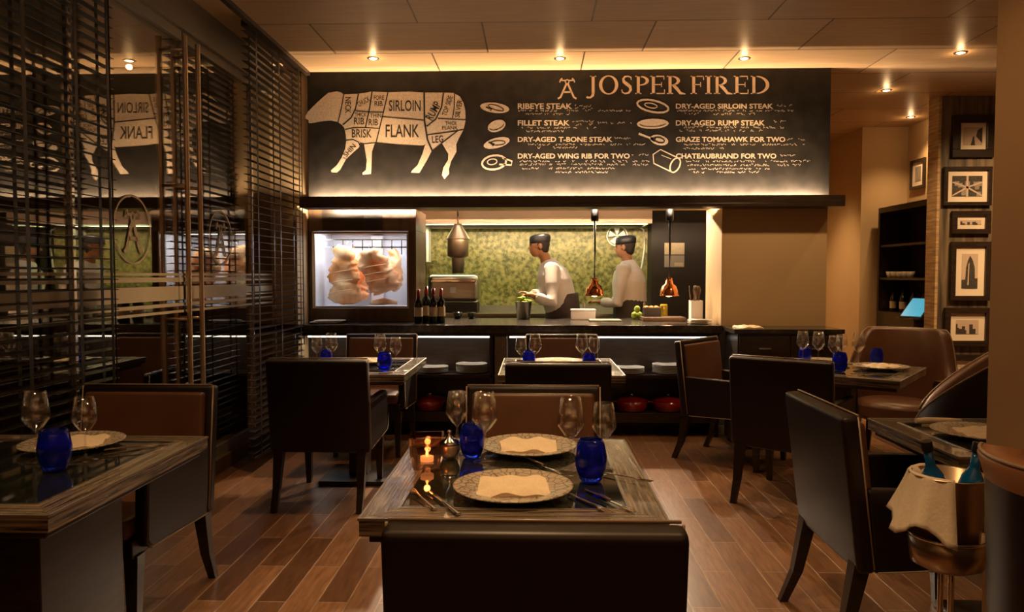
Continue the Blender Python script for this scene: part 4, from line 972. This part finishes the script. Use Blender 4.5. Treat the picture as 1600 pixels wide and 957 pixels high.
for k in range(6):
    T(MB().ball((0, 0, 0), (.026, .024, .022), 12).build('pepper', 'pepper', loc=(cr.location.x - .045 + .045 * (k % 3), 6.695 + .05 * (k // 3), .977 + .075), smooth=True), f'orange vegetable in the dark box, {ORD[k % 3]} from the left in the {("front", "rear")[k // 3]} row', 'vegetable', 'orange vegetables in the dark box')
for k in range(3):
    T(MB().ball((0, 0, 0), (.03, .03, .035), 12).build('cabbage', 'lettuce', loc=(onpass(995, 6.85) + (-.02, .03, 0)[k], 6.87 + (0, .02, -.04)[k], .941 + (.036, .036, .095)[k]), smooth=True), f'green vegetable left of the dark box, {("left of the lower two", "right of the lower two", "topmost")[k]}', 'vegetable', 'green vegetables beside the dark box')
T(MB().lathe([(0, 0), (.035, 0), (.037, .005), (.037, .12), (.03, .14), (0, .14)], n=20).build('oil_jar', mat('mustard_oil', (.40, .28, .02), .15), loc=(onpass(1037, 6.9), 6.9, .941), smooth=True), 'yellow oil jar on the pass under the right heat lamp', 'jar')
ut = T(empty('utensil_holder', (onpass(1087, 6.45), 6.45, .941)), 'white square holder at the right end of the pass', 'holder')
MB().box(-.05, .05, -.05, .05, 0, .006).box(-.05, -.045, -.05, .05, .006, .19).box(.045, .05, -.05, .05, .006, .19).box(-.045, .045, -.05, -.045, .006, .19).box(-.045, .045, .045, .05, .006, .19).build('holder_body', 'whiteplastic', ut)
KU = Kind(lambda: MB().loft([(0, 0, 0), (0, 0, .22), (0, 0, .27), (0, 0, .31)], [(.005, .005), (.006, .005), (.018, .005), (.006, .003)], 10).build('wooden_spoon', 'brownwood', smooth=True))
for k in range(6):
    o = KU.put((ut.location.x - .03 + .03 * (k % 3), 6.435 + .03 * (k // 3), .95), f'wooden spoon in the white holder, {ORD[k % 3]} from left in the {("front", "rear")[k // 3]} row', 'spoon', 'wooden spoons in the white holder'); o.rotation_euler = (.04 * (k // 3), -.1 + .09 * (k % 3), k)
p = at(1112, 490, 6.3)
for k in range(3): KPl.put((1.40, 6.27, .9405 + k * .0125), f'white plate, {ORD[k]} from bottom, short stack at the right end of the pass', 'plate', 'plates at the right end of the pass', 0, .75)
# papers on dark wall
p = at(1054, 398, 8.28); nb = T(empty('paper_notice', (p.x, 8.29, p.z)), 'pale paper notice pinned on the dark kitchen wall', 'notice')
MB().box(-.11, .11, -.004, .006, 0, .13).build('sheet', 'paper', nb); MB().box(-.11, .11, -.004, .006, -.14, -.01).build('sheet', 'steel_dull', nb); MB().box(0, .10, -.006, -.003, -.13, -.09).build('ticket', 'paper', nb)

# ------------------------------------------------------------------ CHEFS
def eval_remesh(mb, vox, name, m, parent, smooth=6):
    t_ = mb.build('tmp', m)
    md = t_.modifiers.new('r', 'REMESH'); md.mode = 'VOXEL'; md.voxel_size = vox; md.use_smooth_shade = True
    m2 = t_.modifiers.new('s', 'SMOOTH'); m2.iterations = smooth; m2.factor = .5
    dg = bpy.context.evaluated_depsgraph_get(); me = bpy.data.meshes.new_from_object(t_.evaluated_get(dg))
    me.materials.clear(); me.materials.append(M[m]); me.name = name
    me.polygons.foreach_set('use_smooth', [True] * len(me.polygons))
    bpy.data.objects.remove(t_)
    o = bpy.data.objects.new(name, me); COL.objects.link(o); o.parent = parent; return o
def chef(name, x, y, ang, label, lean, hands, nod, capmat, headturn=0.0, skin='skin'):
    """local: faces +y. hands: two points (right, left)."""
    o = empty(name, (x, y, 0), ang - PI / 2); T(o, label, 'person')
    pel = Vector((0, 0, .96)); chest = Vector((0, lean * .55, 1.28)); neck = Vector((0, lean, 1.47)); nb_ = neck + Vector((0, nod * .4, .07)); hc = neck + Vector((headturn * .02, nod, .17))
    b = MB()
    b.loft([pel + Vector((0, 0, -.1)), pel, (pel + chest) / 2, chest, neck - Vector((0, .01, .03)), neck], [(.15, .10), (.165, .115), (.155, .11), (.18, .12), (.12, .09), (.06, .06)], 20, up=(0, 1, 0))
    b.loft([neck - Vector((0, 0, .05)), nb_, hc - Vector((0, .01, .04))], [.062, .054, .056], 14, up=(0, 1, 0))
    b.ball(hc + Vector((0, .0, .025)), (.074, .094, .092), 20); b.ball(hc + Vector((0, .035, -.045)), (.055, .058, .065), 16)
    fd_ = hc + Vector((0, .095, -.01)); b.loft([fd_ + Vector((0, -.01, .03)), fd_ + Vector((0, .012, -.015)), fd_ + Vector((0, -.01, -.025))], [.009, .014, .010], 8)
    b.ball(fd_ + Vector((0, -.012, -.045)), (.024, .012, .008), 8)
    for s in (-1, 1): b.ball(hc + Vector((s * .076, -.005, -.005)), (.012, .020, .032), 8)
    for s in (-1, 1):
        b.loft([pel + Vector((s * .085, 0, -.02)), Vector((s * .10, .01, .50)), Vector((s * .105, -.01, .10))], [.095, .062, .042], 12, up=(0, 1, 0))
        b.loft([Vector((s * .105, -.05, .045)), Vector((s * .11, .06, .04)), Vector((s * .112, .16, .03))], [(.035, .04), (.045, .035), (.035, .025)], 12)
    arms = []
    for s, h in ((1, Vector(hands[0])), (-1, Vector(hands[1]))):
        sh_ = Vector((s * .185, lean * .92, 1.42)); d = h - sh_; L_ = min(d.length, .55)
        mid = sh_ + d * .5; hgt = math.sqrt(max(.30 ** 2 - (d.length / 2) ** 2, .0004)); el = mid + Vector((s * .35, -.35, -.85)).normalized() * hgt
        arms.append((s, sh_, el, h))
        b.loft([sh_ * .8 + neck * .2, sh_, (sh_ + el) / 2, el, (el + h) / 2, h], [.05, .058, .048, .040, .036, .027], 12)
        dr = (h - el).normalized(); side = dr.cross(Vector((0, 0, 1))).normalized() * s
        pl = h + dr * .05; b.loft([h, h + dr * .03, h + dr * .085], [(.022, .026), (.040, .016), (.040, .013)], 12)
        for k in range(4):
            st = h + dr * .08 + side * (.030 - .020 * k); ln_ = (.062, .072, .068, .052)[k]
            b.loft([st, st + dr * ln_ * .5 + Vector((0, 0, -.008)), st + dr * ln_ * .9 + Vector((0, 0, -.030))], [.009, .0085, .007], 8)
        b.loft([h + dr * .025 - side * .03 * -1, h + dr * .06 + side * .058 + Vector((0, 0, -.01)), h + dr * .09 + side * .055 + Vector((0, 0, -.028))], [.012, .010, .008], 8)
    body = eval_remesh(b, .0065, 'body', skin, o, 3)
    j = MB()
    j.loft([pel + Vector((0, 0, -.16)), pel, (pel + chest) / 2, chest, chest * .45 + neck * .55, neck + Vector((0, -.005, .005)), neck + Vector((0, 0, .035))], [(.20, .16), (.20, .165), (.20, .17), (.225, .172), (.20, .145), (.088, .088), (.066, .066)], 24, up=(0, 1, 0))
    for s, sh_, el, h in arms:
        j.loft([sh_ * .6 + neck * .4 - Vector((0, 0, .02)), sh_, (sh_ + el) / 2, el, (el * .5 + h * .5), el * .16 + h * .84], [.065, .078, .068, .058, .054, .046], 14)
    eval_remesh(j, .011, 'jacket', 'jacket', o, 5)
    a = MB()
    # wrapped waist apron and strings
    ringp = []
    pts = [pel + Vector((0, .01, .21)), pel + Vector((0, 0, 0)), Vector((0, .0, .70)), Vector((0, .0, .42))]
    a.loft(pts, [(.192, .162), (.215, .175), (.225, .185), (.235, .20)], 28, up=(0, 1, 0)); eval_remesh(a, .011, 'apron', 'apron', o, 4)
    MB().box(-.20, -.13, -.186, -.178, .98, 1.08, .003).build('cloth_tag', 'cloth', o)
    tr = MB()
    for s in (-1, 1): tr.loft([Vector((s * .10, 0, .8)), Vector((s * .10, .01, .50)), Vector((s * .105, -.01, .08))], [.10, .085, .07], 14, up=(0, 1, 0))
    tr.build('trousers', 'trouser', o, smooth=True)
    hr = MB(); hr.ball(hc + Vector((0, -.016, .022)), (.080, .092, .088), 18); hr.ball(hc + Vector((0, -.045, -.02)), (.068, .055, .07), 14)
    for v in list(hr.bm.verts):
        if v.co.y > hc.y + .045: v.co.y = hc.y + .045
    hr.build('hair', 'hair', o, smooth=True)
    cp_ = MB().lathe([(.083, .030), (.088, .032), (.090, .052), (.092, .075), (.086, .100), (.058, .116), (0, .120)], hc, 28); 
    for v in cp_.bm.verts: v.co.y = hc.y + (v.co.y - hc.y) * 1.18 - .008; v.co.z -= (v.co.y - hc.y) * .10
    cp_.build('cap', capmat, o, smooth=True)
    e = MB()
    for s in (-1, 1): e.ball(hc + Vector((s * .03, .086, .012)), .009, 8)
    e.build('eyes', 'hair', o)
    return o
c1 = Vector((.285, 7.36)); a1 = math.atan2(-.12, -1)
def loc_of(wx, wy, wz, c, a):
    r = Matrix.Rotation(-(a - PI / 2), 2); q = r @ (Vector((wx, wy)) - c); return (q.x, q.y, wz)
chef('chef', c1.x, c1.y, a1, 'person in white jacket, black cap and apron bending over the steel pot', .15, (loc_of(-.03, 7.10, 1.17, c1, a1), loc_of(-.02, 6.97, 1.16, c1, a1)), .09, 'capblack')
c2 = Vector((.99, 7.62)); a2 = math.atan2(.35, -.9)
chef('chef', c2.x, c2.y, a2, 'person in white jacket and dark apron standing between the two copper lamps', .03, ((.16, .28, 1.08), (-.16, .28, 1.08)), .03, 'capblack')

# ------------------------------------------------------------------ RIGHT: PICTURES, BAR CABINET
def picture(px0, px1, py0, py1, Y, art, label, fw=9, mw=13):
    a, b = at(px0, py1, Y), at(px1, py0, Y); w, h = b.x - a.x, b.z - a.z; k = w / (px1 - px0)
    o = T(empty('picture_frame', ((a.x + b.x) / 2, Y, a.z)), label, 'picture', 'framed photographs on the timber wall')
    X = w / 2; f = fw * k; m = MB(); t_ = .035
    m.box(-X, X, -t_, 0, 0, f, .004).box(-X, X, -t_, 0, h - f, h, .004).box(-X, -X + f, -t_, 0, f, h - f, .004).box(X - f, X, -t_, 0, f, h - f, .004)
    m.build('frame', 'frame', o)
    MB().box(-X + f, X - f, -.012, -.002, f, h - f).build('mount', 'print', o)
    g_ = f + mw * k; x0, x1, z0, z1 = -X + g_, X - g_, g_ * 1.05, h - g_ * 1.05; W_, H_ = x1 - x0, z1 - z0
    P = lambda u, v, l=0: Vector((x0 + u * W_, -.0135 - l, z0 + v * H_))
    m = MB(); m.poly([P(0, 0), P(1, 0), P(1, 1), P(0, 1)], (0, .001, 0)); r = random.Random(px0)
    def q(pts, mi, l): m.mi = mi; m.poly([P(*p_, l) for p_ in pts], (0, .0004, 0))
    if art == 'street':
        q([(0, .45), (1, .55), (1, 0), (0, 0)], 0, .0006); q([(.38, 0), (.62, 0), (.56, .5), (.5, .5)], 1, .0012); q([(1, .1), (1, 1), (.75, .85), (.66, .5)], 1, .0012); q([(0, .1), (.3, .45), (0, .6)], 2, .0018)
    if art == 'roads':
        q([(0, 0), (1, 0), (1, 1), (0, 1)], 0, .0006)
        for a0 in range(9): x_ = r.random() * .85; y_ = r.random() * .75; q([(x_, y_), (x_ + .15, y_), (x_ + .15, y_ + .22), (x_, y_ + .22)], 1, .0010 + .0001 * a0)
        for s_ in ((0, .7, .5, .45), (1, .7, .5, .45), (0, .05, .5, .45), (1, .05, .5, .45), (.5, 0, .5, 1)):
            dx, dy = s_[2] - s_[0], s_[3] - s_[1]; l = math.hypot(dx, dy); ox, oy = -dy / l * .035, dx / l * .035; q([(max(0, min(1, s_[0] + ox)), max(0, s_[1] + oy)), (s_[2] + ox, min(1, s_[3] + oy)), (s_[2] - ox, min(1, s_[3] - oy)), (max(0, min(1, s_[0] - ox)), max(0, s_[1] - oy))], 2, .0024)
    if art == 'tower':
        q([(0, 0), (1, 0), (1, .3), (0, .25)], 1, .0006); q([(.2, 0), (.85, 0), (.8, .6), (.68, .8), (.5, .95), (.36, .8), (.26, .6)], 1, .0014); q([(.36, .1), (.44, .1), (.46, .75), (.40, .7)], 0, .002)
    if art == 'skyline':
        x_ = 0; q([(0, 0), (1, 0), (1, .2), (0, .2)], 1, .0006)
        while x_ < .95: wv = r.uniform(.06, .16); hv = r.uniform(.25, .75); q([(x_, 0), (min(1, x_ + wv), 0), (min(1, x_ + wv), hv), (x_, hv)], 1 if r.random() < .6 else 0, .0012); x_ += wv
    m.build('photo_print', [{'street': 'grey3', 'roads': 'grey1', 'tower': 'grey3', 'skyline': 'grey3'}[art] if art != 'roads' else 'grey2', 'grey1' if art == 'roads' else 'grey2', 'grey3'], o)
    return o
PY = 7.057
picture(1485, 1553, 180, 247, PY, 'street', 'framed photograph of a road at dusk, topmost on the timber wall', 13, 6)
picture(1472, 1548, 261, 322, PY, 'roads', 'framed photograph of crossing roads, second from top on the timber wall', 6, 8)
picture(1485, 1546, 330, 366, PY, 'skyline', 'small wide framed photograph, third from top on the timber wall', 8, 6)
picture(1482, 1546, 378, 470, PY, 'tower', 'tall framed photograph of a tower on the timber wall', 8, 11)
picture(1473, 1547, 481, 541, PY, 'skyline', 'framed photograph of a city skyline, fifth from top on the timber wall', 9, 10)
picture(1470, 1546, 554, 602, PY, 'skyline', 'lowest framed photograph on the timber wall, partly behind the wing chair', 10, 8)
o = T(empty('picture_frame', (4.209, 8.25, 2.30)), 'small framed picture hung on the plaster side wall of the nook', 'picture')
m = MB(); m.box(-.025, 0, -.15, .15, 0, .03).box(-.025, 0, -.15, .15, .29, .32).box(-.025, 0, -.15, -.12, .03, .29).box(-.025, 0, .12, .15, .03, .29); m.build('frame', 'frame', o)
MB().box(-.008, -.001, -.12, .12, .03, .29).build('mount', 'print', o); MB().box(-.010, -.008, -.06, .06, .08, .24).build('photo_print', 'grey1', o)
bc_ = T(empty('bar_cabinet', (4.02, 7.84, 0)), 'tall dark open shelf cabinet in the nook beside the timber wall', 'cabinet')
MB().box(-.17, .185, -.55, .56, 2.04, 2.10, .004).box(-.17, .185, -.55, .56, 0, .95, .004).box(-.17, .185, -.55, -.51, .95, 2.04).box(-.17, .185, .52, .56, .95, 2.04).box(.165, .185, -.51, .52, .95, 2.04).build('carcass', 'darkwood', bc_)
for z in (1.30, 1.66): MB().box(-.16, .165, -.51, .52, z, z + .025, .002).build('shelf', 'darkwood', bc_)
KCup = Kind(lambda: MB().lathe([(0, 0), (.02, 0), (.032, .05), (.029, .05), (.018, .006), (0, .005)], n=20).build('coffee_cup', 'white', smooth=True))
for k, y in enumerate((8.25, 8.14, 8.03, 7.92, 7.80)): KCup.put((3.92, y, 1.3255), f'small white cup in the bar cabinet, {ORD[k]} from the left', 'cup', 'cups on the bar cabinet shelf', 0, 1.3)
KLq = Kind(lambda: (lambda o: (MB().lathe([(0, 0), (.033, 0), (.035, .005), (.035, .16), (.014, .20), (.013, .27), (0, .27)], n=20).build('bottle_glass', 'wineglass', o, smooth=True), MB().lathe([(.0355, .04), (.0355, .12)], n=20).build('paper_label', 'paper', o, smooth=True), o)[-1])(empty('liquor_bottle')))
for k in range(6): KLq.put((3.97 + .05 * (k % 2), 8.27 - .11 * k, .9505), f'dark liquor bottle in the bar cabinet, {ORD[k]} from the left', 'bottle', 'bottles in the bar cabinet', k, .95)
scn = T(empty('till_screen', (3.80, 7.43, 1.03)), 'tilted till screen glowing blue in the nook beside the timber wall', 'screen')
R = Euler((0, -.75, .5)).to_matrix()
MB().box(-.14, .14, -.12, .12, -.012, 0, .004, rot=R, piv=(0, 0, 0)).build('screen_body', 'darkwall', scn)
MB().box(-.125, .125, -.105, .105, .001, .003, rot=R, piv=(0, 0, 0)).build('display', 'screen', scn)
MB().lathe([(0, -.10), (.06, -.10), (.06, -.09), (.015, -.08), (.012, -.02), (0, -.02)], n=20).build('screen_stand', 'darkwall', scn, smooth=True)
tk = T(empty('till_counter', (3.78, 7.45, 0)), 'narrow dark stand carrying the glowing till screen', 'stand')
MB().box(-.07, .06, -.15, .15, .02, .91, .004).build('carcass', 'darkwood', tk); MB().box(-.09, .065, -.17, .17, .91, .93, .003).build('counter_top', 'stone', tk)
MB().box(-.06, .05, -.14, .14, 0, .02).build('plinth', 'darkwood', tk)
